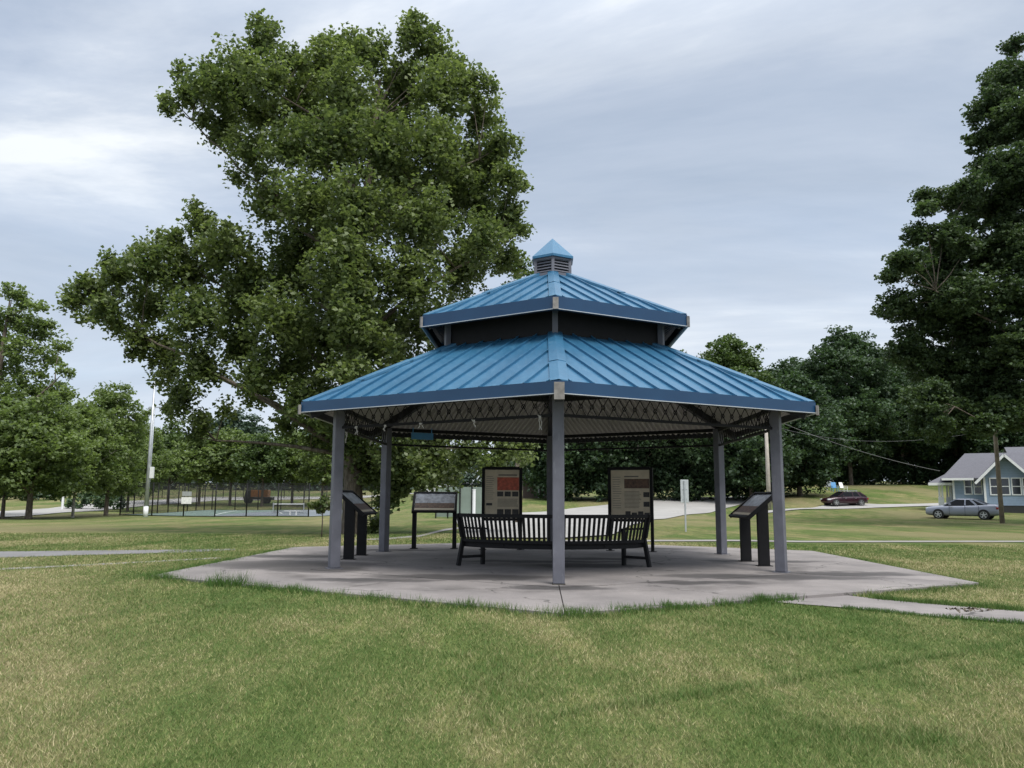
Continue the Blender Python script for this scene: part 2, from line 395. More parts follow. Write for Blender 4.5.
# asphalt path on the left and a sunken kerb line
A = [gp(-300, 562, -.1), gp(0, 560, -.09), gp(90, 557, -.09), gp(190, 554, -.09), gp(235, 551.5, -.09)]
B = [gp(-300, 554, -.1), gp(0, 553.2, -.09), gp(90, 552.2, -.09), gp(190, 551, -.09), gp(235, 550, -.09)]
strip('path', A, B, 'asphalt_path', .009)
A = [gp(-100, 576, -.07), gp(0, 571.5, -.07), gp(60, 568.5, -.07), gp(160, 563, -.07), gp(222, 559.5, -.07)]
B = [gp(-100, 574, -.07), gp(0, 569.8, -.07), gp(60, 567, -.07), gp(160, 561.8, -.07), gp(222, 558, -.07)]
strip('kerb_strip', A, B, 'concrete_plain', .004)
# narrow pavement across the lawn behind the pavilion
A = [gp(560, 543.5, -.1), gp(790, 543.3, -.12), gp(1024, 543.2, -.13), gp(1500, 543, -.13)]
B = [gp(560, 541.8, -.1), gp(790, 541.7, -.12), gp(1024, 541.8, -.13), gp(1500, 541.6, -.13)]
strip('pavement', A, B, 'concrete_plain', .018, 120, 2)
# curved walk behind on the left
A = [gp(345, 541.5, -.1), gp(385, 541, -.1), gp(420, 538, -.1), gp(445, 532, -.12), gp(472, 528, -.12)]
B = [gp(345, 541, -.1), gp(385, 539, -.1), gp(420, 536, -.1), gp(445, 530, -.12), gp(472, 526, -.12)]
strip('curved_walk', A, B, 'concrete_plain', .02, 60, 2)
# concrete lot behind the pavilion running into the street on the right
A = [gp(462, 540, -.12), gp(560, 541, -.12), gp(612, 537, -.12), gp(640, 523, -.17), gp(656, 519, -.18), gp(700, 515.3, -.2), gp(745, 512.5, -.15)]
B = [gp(455, 516.8, -.18), gp(500, 515, -.15), gp(560, 513, -.12), gp(610, 511.4, -.08), gp(656, 510.3, -.03), gp(700, 509.2, 0), gp(745, 508.4, .05)]
strip('parking_lot', A, B, 'road_concrete', .05, 60, 12)
A = [G(745, 67)[:2], G(800, 72)[:2], G(840, 75)[:2], G(880, 77.5)[:2], G(935, 80)[:2], G(1010, 84)[:2]]
B = [G(745, 73)[:2], G(800, 76)[:2], G(840, 83)[:2], G(880, 81)[:2], G(935, 83)[:2], G(1010, 86)[:2]]
strip('street', A, B, 'road_concrete', .06, 60, 6)
# street on the far left, passing behind the court
A = [(-70, 50), (-38, 58.5), (-43, 75), (-50, 100), (-45, 125), (-20, 132), (-2, 134)]
B = [(-90, 62), (-50, 70), (-55, 84), (-60, 112), (-52, 136), (-22, 141), (-2, 142)]
strip('road', A, B, 'road_concrete', .06, 120, 6)

# ------------------------------------------------------------------ grass blades
def inhex(x, y, r):
    dx = x-PADC.x; dy = y-PADC.y; c, s_ = math.cos(-PADR), math.sin(-PADR)
    X = dx*c-dy*s_; Y = dx*s_+dy*c
    # flat faces have normals at 30 + 60k degrees from -y
    m_ = np.zeros_like(X)
    for k in range(6):
        a = -PI/2 + PI/6 + k*PI/3; m_ = np.maximum(m_, X*math.cos(a)+Y*math.sin(a))
    return m_ < r*SQ
def inpoly(x, y, poly):
    c = np.zeros(len(x), bool); n = len(poly)
    for i in range(n):
        x0, y0 = poly[i][:2]; x1, y1 = poly[(i+1) % n][:2]
        if y0 == y1: continue
        cnd = ((y0 > y) != (y1 > y)) & (x < (x1-x0)*(y-y0)/(y1-y0)+x0); c ^= cnd
    return c
def vnoise(x, y, s, seed=0):
    a = np.sin(x*s+seed)*np.cos(y*s*1.3+seed*2) + .6*np.sin(x*s*2.3+y*s*1.7+seed*3) + .4*np.cos(y*s*3.1-x*s*2.9+seed)
    return a/2
def color_attr(me, tints):
    """one colour per face corner: tints = (nfaces, 2)"""
    at = me.color_attributes.new('tint', 'FLOAT_COLOR', 'CORNER')
    nl = len(me.loops); npf = nl//len(tints)
    a = np.zeros((len(tints), npf, 4), np.float32); a[:, :, 0] = tints[:, 0:1]; a[:, :, 1] = tints[:, 1:2]; a[:, :, 3] = 1
    at.data.foreach_set('color', a.ravel())
def fastmesh(name, V, nper, mat, tints, parent=None):
    """V (nf*nper, 3): polygons that share no vertices"""
    nf = len(V)//nper; me = bpy.data.meshes.new(name)
    me.vertices.add(len(V)); me.vertices.foreach_set('co', V.astype(np.float32).ravel())
    me.loops.add(len(V)); me.loops.foreach_set('vertex_index', np.arange(len(V), dtype=np.int32))
    me.polygons.add(nf); me.polygons.foreach_set('loop_start', np.arange(0, len(V), nper, dtype=np.int32))
    me.polygons.foreach_set('loop_total', np.full(nf, nper, dtype=np.int32))
    me.update(calc_edges=True); color_attr(me, tints); me.materials.append(M[mat])
    o = bpy.data.objects.new(name, me); col.objects.link(o)
    if parent is not None: o.parent = parent
    return o
def blades(x, y, z, hgt, wid, lean, tint, dark):
    n = len(x); a = rng.uniform(0, 2*PI, n); la = rng.uniform(0, 2*PI, n); ln = hgt*lean
    V = np.empty((n, 3, 3))
    V[:, 0] = np.stack([x-np.cos(a)*wid/2, y-np.sin(a)*wid/2, z], 1)
    V[:, 1] = np.stack([x+np.cos(a)*wid/2, y+np.sin(a)*wid/2, z], 1)
    V[:, 2] = np.stack([x+np.cos(la)*ln, y+np.sin(la)*ln, z+hgt], 1)
    return V.reshape(-1, 3), np.stack([tint, dark], 1)
NB = 620000
yy = (rng.uniform(3.9**.4, 30**.4, NB))**2.5; xx = rng.uniform(-.68, .68, NB)*yy
walk_poly = WALK[0] + WALK[1][::-1]
ok = ~inhex(xx, yy, 7.5 + .10*vnoise(xx, yy, 3.1)) & ~inpoly(xx, yy, walk_poly)
def near_line(px0, py0, px1, py1, z, w):
    a = Vector(gp(px0, py0, z)); b_ = Vector(gp(px1, py1, z)); d = (b_-a).normalized(); n = Vector((-d.y, d.x))
    return a, d, n, (b_-a).length
xx = xx[ok]; yy = yy[ok]
ppath = [gp(-300, 562, -.1), gp(0, 560, -.09), gp(90, 557, -.09), gp(190, 554, -.09), gp(235, 551.5, -.09), gp(235, 550, -.09), gp(190, 551, -.09), gp(90, 552.2, -.09), gp(0, 553.2, -.09), gp(-300, 554, -.1)]
ok = ~inpoly(xx+rng.normal(0, .12, len(xx)), yy+rng.normal(0, .16, len(yy))+.12*vnoise(xx, yy, 1.3), ppath) | (xx > -8.2); xx = xx[ok]; yy = yy[ok]
ok = ~((yy > 24.5) & (xx > -1)); xx = xx[ok]; yy = yy[ok]
zz = H(xx, yy)-.004
patch = vnoise(xx, yy, 1.1, 2)*.5+vnoise(xx, yy, .37, 5)*.5
hg = rng.uniform(.014, .034, len(xx))*(1+.35*patch)*(1+.02*yy)
# the mower ridge crossing the foreground
a, d, n, L = near_line(600, 722, 960, 668, -.17, 0)
off = (xx-a.x)*n.x+(yy-a.y)*n.y; al = (xx-a.x)*d.x+(yy-a.y)*d.y
ridge = np.exp(-((off-.04+.05*vnoise(xx, yy, 4))/.07)**2)*np.clip((al+1)/1, 0, 1)
hg *= 1+1.0*ridge
hg *= np.where(inhex(xx, yy, 7.5+.30), 1.6+.6*vnoise(xx, yy, 5), 1)
wd = rng.uniform(.0035, .006, len(xx))*(.4+yy/6)
cp = gp(497, 690, -.17); lush = np.exp(-(((xx-cp[0])/.30)**2+((yy-cp[1])/.75)**2)); cp2 = gp(905, 752, -.2); lush2 = np.exp(-(((xx-cp2[0])/.6)**2+((yy-cp2[1])/.25)**2))
ridge = ridge + (lush+lush2)*.9; hg *= 1+.6*(lush+lush2*1.3)
weed = np.clip(vnoise(xx, yy, 2.9, 9)-.55, 0, .5)*2; ridge = ridge+weed*.6; hg *= 1+weed*.7
V, T = blades(xx, yy, zz, hg, wd, rng.uniform(.2, 1.3, len(xx)), rng.uniform(0, 1, len(xx)), np.clip(ridge*.5 + .5*inhex(xx, yy, 7.9)*rng.uniform(0, 1, len(xx)), 0, 1))
tag(fastmesh('grass', V, 3, 'grass_blade', T), 'mown lawn grass, green with straw coloured patches, around the concrete pad', 'grass', kind='stuff')
# long unmown grass at the pad's front edges and lower right corner
tx = []; ty = []; th = []
def edge_pts(p0, p1, n, spread, h0, h1, dens=None):
    t = rng.uniform(0, 1, n)
    if dens: t = t[dens(t) > rng.uniform(0, 1, n)]
    x = p0[0]+(p1[0]-p0[0])*t; y = p0[1]+(p1[1]-p0[1])*t
    x = x + rng.normal(0, spread, len(t)); y = y + rng.normal(0, spread, len(t))
    tx.append(x); ty.append(y); th.append(rng.uniform(h0, h1, len(t))*(0.7+.5*(vnoise(x, y, 6, 1)+.3)))
fv = padw(*hexv(7.5, 0).xy); lv = padw(*hexv(7.52, -1).xy); rv = padw(*hexv(7.5, 1).xy); lb = padw(*hexv(7.5, -2).xy)
cl = lambda t: np.clip(.55+.7*np.sin(t*23+1)*np.sin(t*9+.5)+.2*np.sin(t*61), .05, 1)
edge_pts(lv, fv, 7000, .06, .04, .13, cl)
edge_pts(fv, (fv[0]+(rv[0]-fv[0])*.47, fv[1]+(rv[1]-fv[1])*.47), 7000, .07, .03, .12, cl)
t0, t1 = (fv[0]+(rv[0]-fv[0])*.70, fv[1]+(rv[1]-fv[1])*.70), rv
edge_pts(t0, t1, 2500, .10, .03, .07)
edge_pts(lv, lb, 5000, .12, .04, .10, cl)
edge_pts(rv, padw(*hexv(7.5, 2).xy), 4000, .09, .03, .07)
for i in range(1, 3): edge_pts(walk_poly[i], walk_poly[i+1], 900, .035, .02, .05)
B_ = WALK[1]
for i in range(1, 3): edge_pts(B_[i], B_[i+1], 1600, .05, .03, .08)
# tuft standing proud on the left edge
for px in (212, 222, 233, 242): 
    q = gp(px, 587, -.05); edge_pts(q, (q[0]+.03, q[1]+.03), 60, .05, .12, .24)
x = np.concatenate(tx); y = np.concatenate(ty); hh = np.abs(np.concatenate(th))+.02
V, T = blades(x, y, H(x, y)-.005, hh, rng.uniform(.006, .011, len(x)), rng.uniform(.1, .7, len(x)), rng.uniform(0, .6, len(x)), rng.uniform(.3, 1, len(x)))
tag(fastmesh('edge_grass', V, 3, 'grass_blade', T), 'long unmown dark green grass along the edge of the concrete pad', 'grass', kind='stuff')

# ------------------------------------------------------------------ trees
def ring(c, r, n): return c + rng.normal(size=(n, 3))*r
def leaf_cloud(clumps, leaf, dens, sub_r, flat=.6, per=24, fill=.5, rmax=1.08):
    """clumps: (x,y,z,rx,ry,rz). returns quads and tints"""
    C = []; Tn = []
    for (cx, cy, cz, rx, ry, rz) in clumps:
        rm = (rx*ry*rz)**(1/3)
        n = max(3, int(dens*(rm/sub_r)**2))
        v = rng.normal(size=(n, 3)); v /= np.linalg.norm(v, axis=1)[:, None]
        rad = rng.uniform(fill, rmax, n)[:, None]
        s = v*rad*np.array([rx, ry, rz]) + np.array([cx, cy, cz])
        ct = rng.uniform(-.12, .12)
        for q in s:
            k = int(per*rng.uniform(.5, 1.4)); r_ = sub_r*rng.uniform(.6, 1.3)
            o = rng.normal(size=(k, 3)); o /= (np.linalg.norm(o, axis=1)[:, None]+1e-6); o *= (rng.uniform(0, 1, k)**.5)[:, None]*r_; o[:, 2] *= flat
            C.append(q+o); Tn.append(np.clip(rng.normal(.45+ct+rng.uniform(-.12, .12), .17, k), 0, 1))
    C = np.concatenate(C); T = np.concatenate(Tn); n = len(C)
    nor = rng.normal(size=(n, 3)); nor[:, 2] = np.abs(nor[:, 2])+.55; nor /= np.linalg.norm(nor, axis=1)[:, None]
    a = np.cross(nor, rng.normal(size=(n, 3))); a /= np.linalg.norm(a, axis=1)[:, None]; b_ = np.cross(nor, a)
    L = (leaf*rng.uniform(.6, 1.25, n))[:, None]
    V = np.empty((n, 4, 3)); droop = nor*L*.18
    V[:, 0] = C - a*L*.5; V[:, 1] = C - b_*L*.42 + a*L*.06 + droop; V[:, 2] = C + a*L*.55 - droop*.4; V[:, 3] = C + b_*L*.42 + a*L*.06 + droop
    return V.reshape(-1, 3), np.stack([T, np.zeros(n)], 1)
def limb(mb, a, b_, r0, r1, bend=.12, n=5, sides=6):
    a = Vector(a); b_ = Vector(b_); L = (b_-a).length; pts = []; rad = []
    off = Vector((random.uniform(-1, 1), random.uniform(-1, 1), random.uniform(0, 1)))*L*bend
    for i in range(n+1):
        t = i/n; pts.append(a.lerp(b_, t) + off*math.sin(PI*t)*.6 + Vector((random.uniform(-1, 1), random.uniform(-1, 1), 0))*L*.02*(0 < i < n)); rad.append(r0+(r1-r0)*t)
    mb.tube(pts, rad, sides)
    return pts
def tree_thing(name, base, trunk_pts, trunk_rad, clumps, leafmat_, leaf, dens, sub_r, label, group=None, bark='bark', per=24, limb_r=.1, flat=.6, fill=.5, limbs=True, sides=10, rmax=1.08):
    root = empty(name, base, 0, label, 'tree', group)
    b0 = Vector(base); tb = MB(); tp = [Vector(p)-b0 for p in trunk_pts]
    fl = [tp[0]-Vector((0, 0, .25)), tp[0]+Vector((0, 0, .15))]; 
    tb.tube(fl+tp[1:], [trunk_rad[0]*1.5, trunk_rad[0]*1.08]+list(trunk_rad[1:]), sides)
    if limbs:
        cs = [Vector(c[:3])-b0 for c in clumps]
        def trunk_at(z):
            for i in range(1, len(tp)):
                if z <= tp[i].z: 
                    t = (z-tp[i-1].z)/max(1e-3, tp[i].z-tp[i-1].z); return tp[i-1].lerp(tp[i], max(0, min(1, t)))
            return tp[-1]
        zmin = tp[-1].z*.16
        def root_of(cc, k=.75):
            q = trunk_at(cc.z); return trunk_at(max(zmin, cc.z-k*(cc-q).length))
        nh = max(3, min(12, len(cs)//7)); hubs = []; cand = sorted(cs, key=lambda q: -(q-trunk_at(q.z)).length)
        for q in cand:
            if all((q-k_).length > tp[-1].z*.2 for k_ in hubs): hubs.append(q)
            if len(hubs) >= nh: break
        mains = []
        for q in hubs:
            ro = root_of(q); ppts = limb(tb, ro, ro.lerp(q, .85), limb_r*2.0, limb_r*.5, .13, 8, 8); mains.append(ppts)
        anchors = [(p, j) for ppts in mains for j, p in enumerate(ppts) if j > 1]+[(trunk_at(tp[-1].z*f_), 0) for f_ in (.3, .45, .6, .75, .9)]
        for cc in cs:
            p, j = min(anchors, key=lambda a_: (a_[0]-cc).length + (1.2 if a_[0].z > cc.z else 0))
            limb(tb, p, cc, limb_r*.55, limb_r*.12, .1, 5, 5)
    tb.build('trunk', bark, root, smooth=True)
    V, T = leaf_cloud([(c[0]-b0.x, c[1]-b0.y, c[2]-b0.z, *c[3:]) for c in clumps], leaf, dens, sub_r, flat, per, fill, rmax)
    fastmesh('crown', V, 4, leafmat_, T, root)
    return root

# the big sycamore behind the pavilion
SY = [(262,42,18,0),(240,64,20,1),(215,85,22,-1),(190,95,16,0),(172,108,9,0),(235,95,24,2),(265,80,25,-2),(285,62,18,0),(225,128,20,1),(250,152,22,0),
 (300,105,26,2),(325,62,22,-1),(345,48,18,1),(370,50,20,0),(350,90,30,-2),(400,80,28,2),(415,36,17,0),(437,52,18,1),(440,90,28,-1),(466,82,18,0),(480,118,22,2),
 (500,145,18,0),(508,180,15,-1),(490,168,24,2),(514,212,12,0),(500,228,20,1),(480,242,26,-2),(506,262,15,2),(290,150,28,-2),(330,140,32,3),(330,140,30,-3),(380,140,34,3),(380,145,30,-3),
 (430,150,32,-2),(460,190,30,1),(270,200,24,1),(310,200,34,-3),(360,210,36,3),(355,210,34,-4),(420,220,34,-3),(420,215,34,3),(300,250,34,2),(350,270,36,-4),(410,280,34,-3),(460,270,28,2),
 (200,222,15,0),(230,245,24,-1),(170,250,16,1),(150,265,20,-1),(190,272,26,1),(120,275,20,0),(95,290,18,1),(76,300,11,0),(110,310,16,-1),(150,305,24,2),(195,315,26,-2),(240,300,30,3),
 (138,338,13,0),(163,350,20,1),(200,365,24,-1),(240,345,26,2),(280,320,32,-3),(180,398,15,0),(166,376,12,1),(200,420,12,0),(226,408,8,0),(292,370,26,-1),(330,340,32,2),(305,408,16,0),(285,425,12,1),
 (330,400,24,-2),(370,345,32,-3),(425,325,26,1),(350,440,22,0),(372,468,20,1),(400,452,24,-1),(398,482,12,0),(432,448,22,1),(470,455,20,-1),(505,452,20,0),(526,450,11,1),(384,500,9,0),(425,474,12,0),(376,522,9,2),(372,535,7,2),
 (385,330,28,2),(340,300,28,4),(400,370,24,3),(250,275,22,0),(215,250,16,0),(285,280,24,4),(440,330,20,-2),(320,440,18,2),(350,410,22,3),(415,400,24,0),(455,350,18,0),(480,210,22,3),(400,180,26,5),(300,330,24,4),(260,390,18,2),(450,470,14,2),(490,468,12,-1),(410,462,18,3),(438,135,24,4),(468,165,20,4), (258,24,7,0),(270,28,7,1),(412,20,8,0),(432,30,8,1),(318,44,7,0),(300,62,8,-1),(455,62,8,0),(490,88,8,0),(522,185,7,0),(524,232,7,0),(164,98,6,0),(178,72,7,0),(205,68,8,0),(205,120,8,0),(238,178,8,0),(68,300,7,0),(82,282,8,0),(108,262,8,0),(140,250,8,0),(176,234,8,0),(195,212,8,0),(88,318,7,0),(118,328,8,0),(132,352,7,0),(170,412,8,1),(192,438,8,0),(352,320,24,-5),(350,375,22,-5),(345,255,24,-5),(350,290,20,-5),(255,372,18,-3),(305,398,22,-3),(325,420,18,-3),(390,490,13,0),(425,482,11,-1),(408,468,15,-1),(440,470,12,0),(260,115,20,3),(310,80,20,3),(340,115,26,5),(386,112,24,5)]
cl_ = []
for px, py, r, dz in SY:
    d = 30+dz*.75; p = P(px, py, d); rm = r*d/F
    cl_.append((p.x, p.y, p.z, rm*.93, rm*1.15, rm*.93))
b0 = G(354, 30.5)
tp = [b0, P(353, 490, 30.5), P(352, 440, 30.4), P(350, 380, 30.3), P(352, 310, 30.2), P(362, 230, 30.2), P(372, 150, 30.3), P(380, 80, 30.4)]
syc = tree_thing('sycamore_tree', b0, tp, [.42, .36, .33, .31, .27, .2, .12, .05], cl_, 'leaf_sycamore', .175, 19, .36,
    'tall spreading sycamore with broad pale green leaves, towering behind the pavilion on its left side', per=18, limb_r=.05, fill=.1, flat=.95, rmax=1.36)

# tall dark tree at the right edge
RT = [(968,250,14),(985,262,18),(962,225,14),(925,210,10),(1000,240,20),(940,290,18),(965,412,16),(1000,412,18),(940,425,12),(985,425,12),(1000,80,18),(1005,130,20),(975,185,16),(950,255,22),(1010,195,22),(985,165,14),(960,300,24),(1015,75,20),(990,105,20),(1022,118,28),(983,140,15),(1010,165,24),(1015,45,10),(930,198,13),(958,200,18),(990,205,24),(1022,222,26),(1018,262,26),(918,235,14),(945,236,18),(905,262,18),(889,276,12),
 (935,272,22),(965,290,26),(1008,300,32),(897,305,18),(930,318,30),(975,332,32),(1020,350,34),(912,350,22),(945,368,30),(990,382,32),(1024,398,30),(927,398,22),(960,412,22),(922,425,13),(1005,420,14),(938,436,10),(975,432,10),
 (1060,90,38),(1062,170,44),(1070,250,50),(1080,340,54),(1060,405,36),(1130,200,64),(1130,330,64),(1180,270,60)]
cl_ = []
for i, (px, py, r) in enumerate(RT):
    d = 46+random.uniform(-2.5, 2.5); p = P(px, py, d); rm = r*d/F
    cl_.append((p.x, p.y, p.z, rm*1.05, rm*1.3, rm*.85))
b0 = G(1105, 47)
tp = [b0, P(1103, 480, 47), P(1100, 400, 47), P(1095, 300, 47), P(1085, 200, 47), P(1075, 100, 47)]
tree_thing('maple_tree', b0, tp, [.6, .5, .45, .38, .27, .1], cl_, 'leaf_maple', .21, 16, .52,
    'very tall dark green tree at the right edge, overhanging the blue house', per=40, limb_r=.07, fill=.1, flat=.5, rmax=1.08)

# generic crowns
def crown(cx, cy, z0, z1, rx, ry, n, rc, seed, shape=1.0):
    rs = random.Random(seed); out = []
    for i in range(n):
        t = (i+.5)/n; zt = z0+(z1-z0)*t
        prof = (math.sin(PI*min(1, (t*.92+.1)))**.55)*shape
        a = i*2.399+rs.uniform(-.5, .5); rr = math.sqrt(rs.uniform(.15, 1))
        r_ = rc*rs.uniform(.7, 1.25)
        out.append((cx+math.cos(a)*rx*prof*rr, cy+math.sin(a)*ry*prof*rr, zt, r_, r_, r_*.85))
    return out
def gtree(name, px, d, top, halfw, label, mat, group, leaf=.3, dens=4, sub=.6, per=20, n=26, z0f=.22, tr=.2, bark='bark', seed=1, bottom=None, rcf=.36, lean=0, limbr=.06):
    b0 = G(px, d); hz = P(px, top, d).z - b0.z; w = halfw*d/F
    rc = w*rcf; zb = b0.z + (hz*z0f if bottom is None else bottom)
    cl_ = crown(b0.x+lean, d, zb+rc*.7, b0.z+hz-rc*.8, w-rc*.55, w-rc*.55, n, rc, seed)
    tp = [b0, b0+Vector((lean*.2, 0, hz*.25)), b0+Vector((lean*.6, .1, hz*.5)), b0+Vector((lean, 0, hz*.88))]
    random.seed(seed)
    return tree_thing(name, b0, tp, [tr, tr*.8, tr*.6, tr*.15], cl_, mat, leaf, dens, sub, label, group, bark, per, limbr, sides=8)
GR = 'young trees lining the street on the left'
# tall airy tree on the far left
LT = [(14,292,11),(36,305,9),(8,318,13),(28,325,14),(48,330,11),(62,345,9),(20,350,16),(45,358,13),(66,372,8),(5,360,16),(30,380,18),(-20,330,24),(-25,370,28),(60,395,14),(35,330,14),(20,300,12),(50,400,18),(-10,400,30),(20,410,22),(-60,360,30),(-60,410,34)]
cl_ = []
for px, py, r in LT:
    d = 66+random.uniform(-2, 2); p = P(px, py, d); rm = r*d/F; cl_.append((p.x, p.y, p.z, rm, rm*1.2, rm*.85))
b0 = G(-10, 66)
tree_thing('tall_tree', b0, [b0, P(-8, 470, 66), P(-5, 410, 66), P(2, 350, 66), P(10, 300, 66)], [.4, .34, .28, .18, .06], cl_, 'leaf_row', .28, 11, .6,
    'tallest airy tree at the far left edge, rising above the young trees', per=18, limb_r=.1)
for i, (px, d, top, hw, lab, tr, bk) in enumerate([
    (30, 57, 396, 62, 'broad young tree with the thickest trunk, second from the left edge beside the road', .22, 'bark'),
    (4, 60, 408, 55, 'young tree at the left edge of the picture, beside the road', .14, 'bark'),
    (74, 63, 400, 44, 'young tree with a thin pale trunk, between the thick trunk and the court', .11, 'bark_pale'),
    (107, 70, 383, 40, 'young tree with a straight brown trunk, just left of the court fence corner', .18, 'bark'),
    (128, 92, 418, 40, 'young tree growing just behind the left end of the court fence', .16, 'bark')]):
    gtree('young_tree', px, d, top, hw, lab, 'leaf_row', GR, leaf=.26, dens=4.5, sub=.62, per=26, n=44, bottom=1.7, tr=tr, bark=bk, seed=20+i)
GC = 'round trees in a row behind the court'
for i, (px, d, top, hw, lab) in enumerate([
    (168, 112, 424, 32, 'round tree right behind the tall court light pole'),
    (199, 108, 432, 30, 'round tree behind the white board on the court fence'),
    (230, 110, 428, 31, 'round tree behind the middle of the court'),
    (262, 108, 431, 29, 'slightly yellow round tree behind the orange truck'),
    (292, 112, 428, 32, 'round tree behind the net at the right end of the court'),
    (322, 108, 430, 30, 'round tree behind the sapling, left of the pavilion posts'),
    (352, 112, 432, 32, 'round tree seen behind the sycamore trunk, between the left pavilion posts')]):
    gtree('round_tree', px, d, top, hw, lab, 'leaf_row' if i % 3 else 'leaf_mid', GC, leaf=.42, dens=4.6, sub=.8, per=17, n=30, bottom=2.6, tr=.2, seed=40+i)
# far trees peeping above
for i, (px, d, top, hw, lab) in enumerate([(235, 210, 408, 42, 'distant bluish tree peeping above the court row under the sycamore'), (140, 200, 432, 50, 'distant bluish tree low behind the light pole'), (60, 190, 430, 60, 'distant bluish tree behind the young trees on the left'), (330, 200, 425, 60, 'distant bluish tree behind the left pavilion post')]):
    gtree('distant_tree', px, d, top, hw, lab, 'leaf_far', 'distant trees on the horizon', leaf=.8, dens=5, sub=1.4, per=18, n=24, bottom=1, tr=.3, seed=60+i)
gtree('background_tree', 518, 44, 247, 26, 'small light green crown showing just left of the roof cupola', 'leaf_mid', None, leaf=.24, dens=4, sub=.5, per=20, n=30, bottom=8, tr=.2, seed=71)
# woods on the right
GW = 'trees of the wood edge on the right'
W = [
 (735, 96, 336, 54, 'leaf_mid', 'lighter green tree crown rising above the right slope of the blue roof'),
 (678, 100, 350, 34, 'leaf_mid', 'small light green crown just right of the upper roof eave'),
 (690, 92, 400, 52, 'leaf_dark', 'dark tree behind the road sign, right part of the wood behind the pavilion'),
 (570, 94, 395, 60, 'leaf_dark', 'dark tree behind the front pavilion post'),
 (628, 92, 390, 60, 'leaf_dark', 'dark tree behind the right upright display board'),
 (752, 88, 398, 54, 'leaf_dark', 'dark tree behind the pale utility pole'),
 (800, 92, 372, 50, 'leaf_dark', 'dark green tree right behind the right eave corner'),
 (852, 112, 331, 62, 'leaf_dark', 'big rounded dark tree above the maroon car'),
 (905, 118, 345, 60, 'leaf_dark', 'dark tree behind the tall right-hand tree, left of the house'),
 (960, 118, 350, 66, 'leaf_dark', 'dark tree right behind the ridge of the blue house'),
 (1015, 112, 380, 60, 'leaf_dark', 'dark tree behind the blue house at the right edge'),
 (790, 125, 360, 70, 'leaf_dark', 'dark tree filling the back of the wood left of the maroon car'),
]
for i, (px, d, top, hw, mt_, lab) in enumerate(W):
    gtree('woodland_tree', px, d, top, hw, lab, mt_, GW, leaf=.38, dens=6.5, sub=.9, per=27, n=50, bottom=(.6 if i not in (7, 8, 9) else 3.0), tr=.3, seed=80+i, rcf=.30)
# understory along the wood edge
wd = []
for px in range(548, 800, 9):
    d = 89+random.uniform(-2, 3); g_ = G(px, d); wd.append((g_.x, g_.y, g_.z+random.uniform(.8, 3), 1.6, 1.6, 1.5)); wd.append((g_.x, g_.y+4, g_.z+random.uniform(3, 7), 2.2, 2.2, 2))
for px in range(860, 1060, 7):
    for d, z in ((118, 2), (121, 5), (124, 8), (126, 12)):
        g_ = G(px, d); wd.append((g_.x, g_.y, g_.z+z, 2.6, 2.2, 2.3))
for px in range(790, 870, 8):
    for d, z in ((114, 1.5), (118, 5), (124, 9)):
        g_ = G(px, d); wd.append((g_.x, g_.y, g_.z+z, 2.2, 2.2, 2.2))
V, T = leaf_cloud(wd, .42, 6, 1.0, .7, 26, .2)
tag(fastmesh('undergrowth', V, 4, 'leaf_dark', T), 'dense dark undergrowth filling the edge of the wood', 'undergrowth', kind='stuff')
wd = []
for px in list(range(-60, 58, 6))+[84, 92, 100, 112, 118]:
    g_ = G(px, 122+random.uniform(-3, 3)); wd.append((g_.x, g_.y, g_.z+.9, 1.2, 1.0, 1.0))
V, T = leaf_cloud(wd, .4, 6, .7, .7, 18, .2)
tag(fastmesh('shrubs', V, 4, 'leaf_dark', T), 'low dark shrubs beyond the road seen between the young tree trunks', 'shrubs', kind='stuff')
wd = []
for px in range(-120, 700, 11):
    for d, z in ((176, 2.0), (182, 5.5)):
        g_ = G(px, d+random.uniform(-3, 3)); wd.append((g_.x, g_.y, g_.z+z+random.uniform(-1, 1), 3.4, 3, 2.8))
V, T = leaf_cloud(wd, .8, 6, 1.6, .7, 18, .2)
tag(fastmesh('distant_wood', V, 4, 'leaf_far', T), 'far wooded belt closing the horizon behind the court and the pavilion', 'wood', kind='stuff')
# hedge and shrub on the left
hd = []
b0 = G(96, 100)
for i in range(5): hd.append((b0.x-3+i*1.5, b0.y, b0.z+.8, 1, .8, .8))
V, T = leaf_cloud([(c[0]-b0.x, c[1]-b0.y, c[2]-b0.z, *c[3:]) for c in hd], .35, 7, .6, .7, 18, .1)
o = fastmesh('hedge', V, 4, 'leaf_dark', T); o.location = b0; tag(o, 'low dark clipped hedge across the road behind the young trees', 'hedge')
# sapling
b0 = G(323, 27); root = empty('sapling', b0, 0, 'small sapling with a bare thin stem just left of the left pavilion post', 'sapling')
mb = MB(); mb.tube([(0, 0, -.05), (.01, 0, .5), (0, 0, 1.1), (.05, 0, 1.35)], [.022, .02, .016, .008], 6)
cl_ = [(0, 0, 1.12, .22, .2, .16), (-.25, .05, 1.05, .16, .15, .12), (.26, 0, 1.1, .18, .15, .14), (.05, 0, 1.3, .16, .14, .12), (.42, 0, 1.2, .1, .1, .1), (-.4, 0, 1.12, .1, .1, .08), (-.05, 0, .92, .15, .15, .1)]
for c in cl_: mb.tube([(0, 0, .8), c[:3]], [.01, .004], 5)
mb.build('stem', 'bark', root, smooth=True)
V, T = leaf_cloud(cl_, .12, 5, .1, .7, 8, .2); fastmesh('foliage', V, 4, 'leaf_sycamore', T, root)

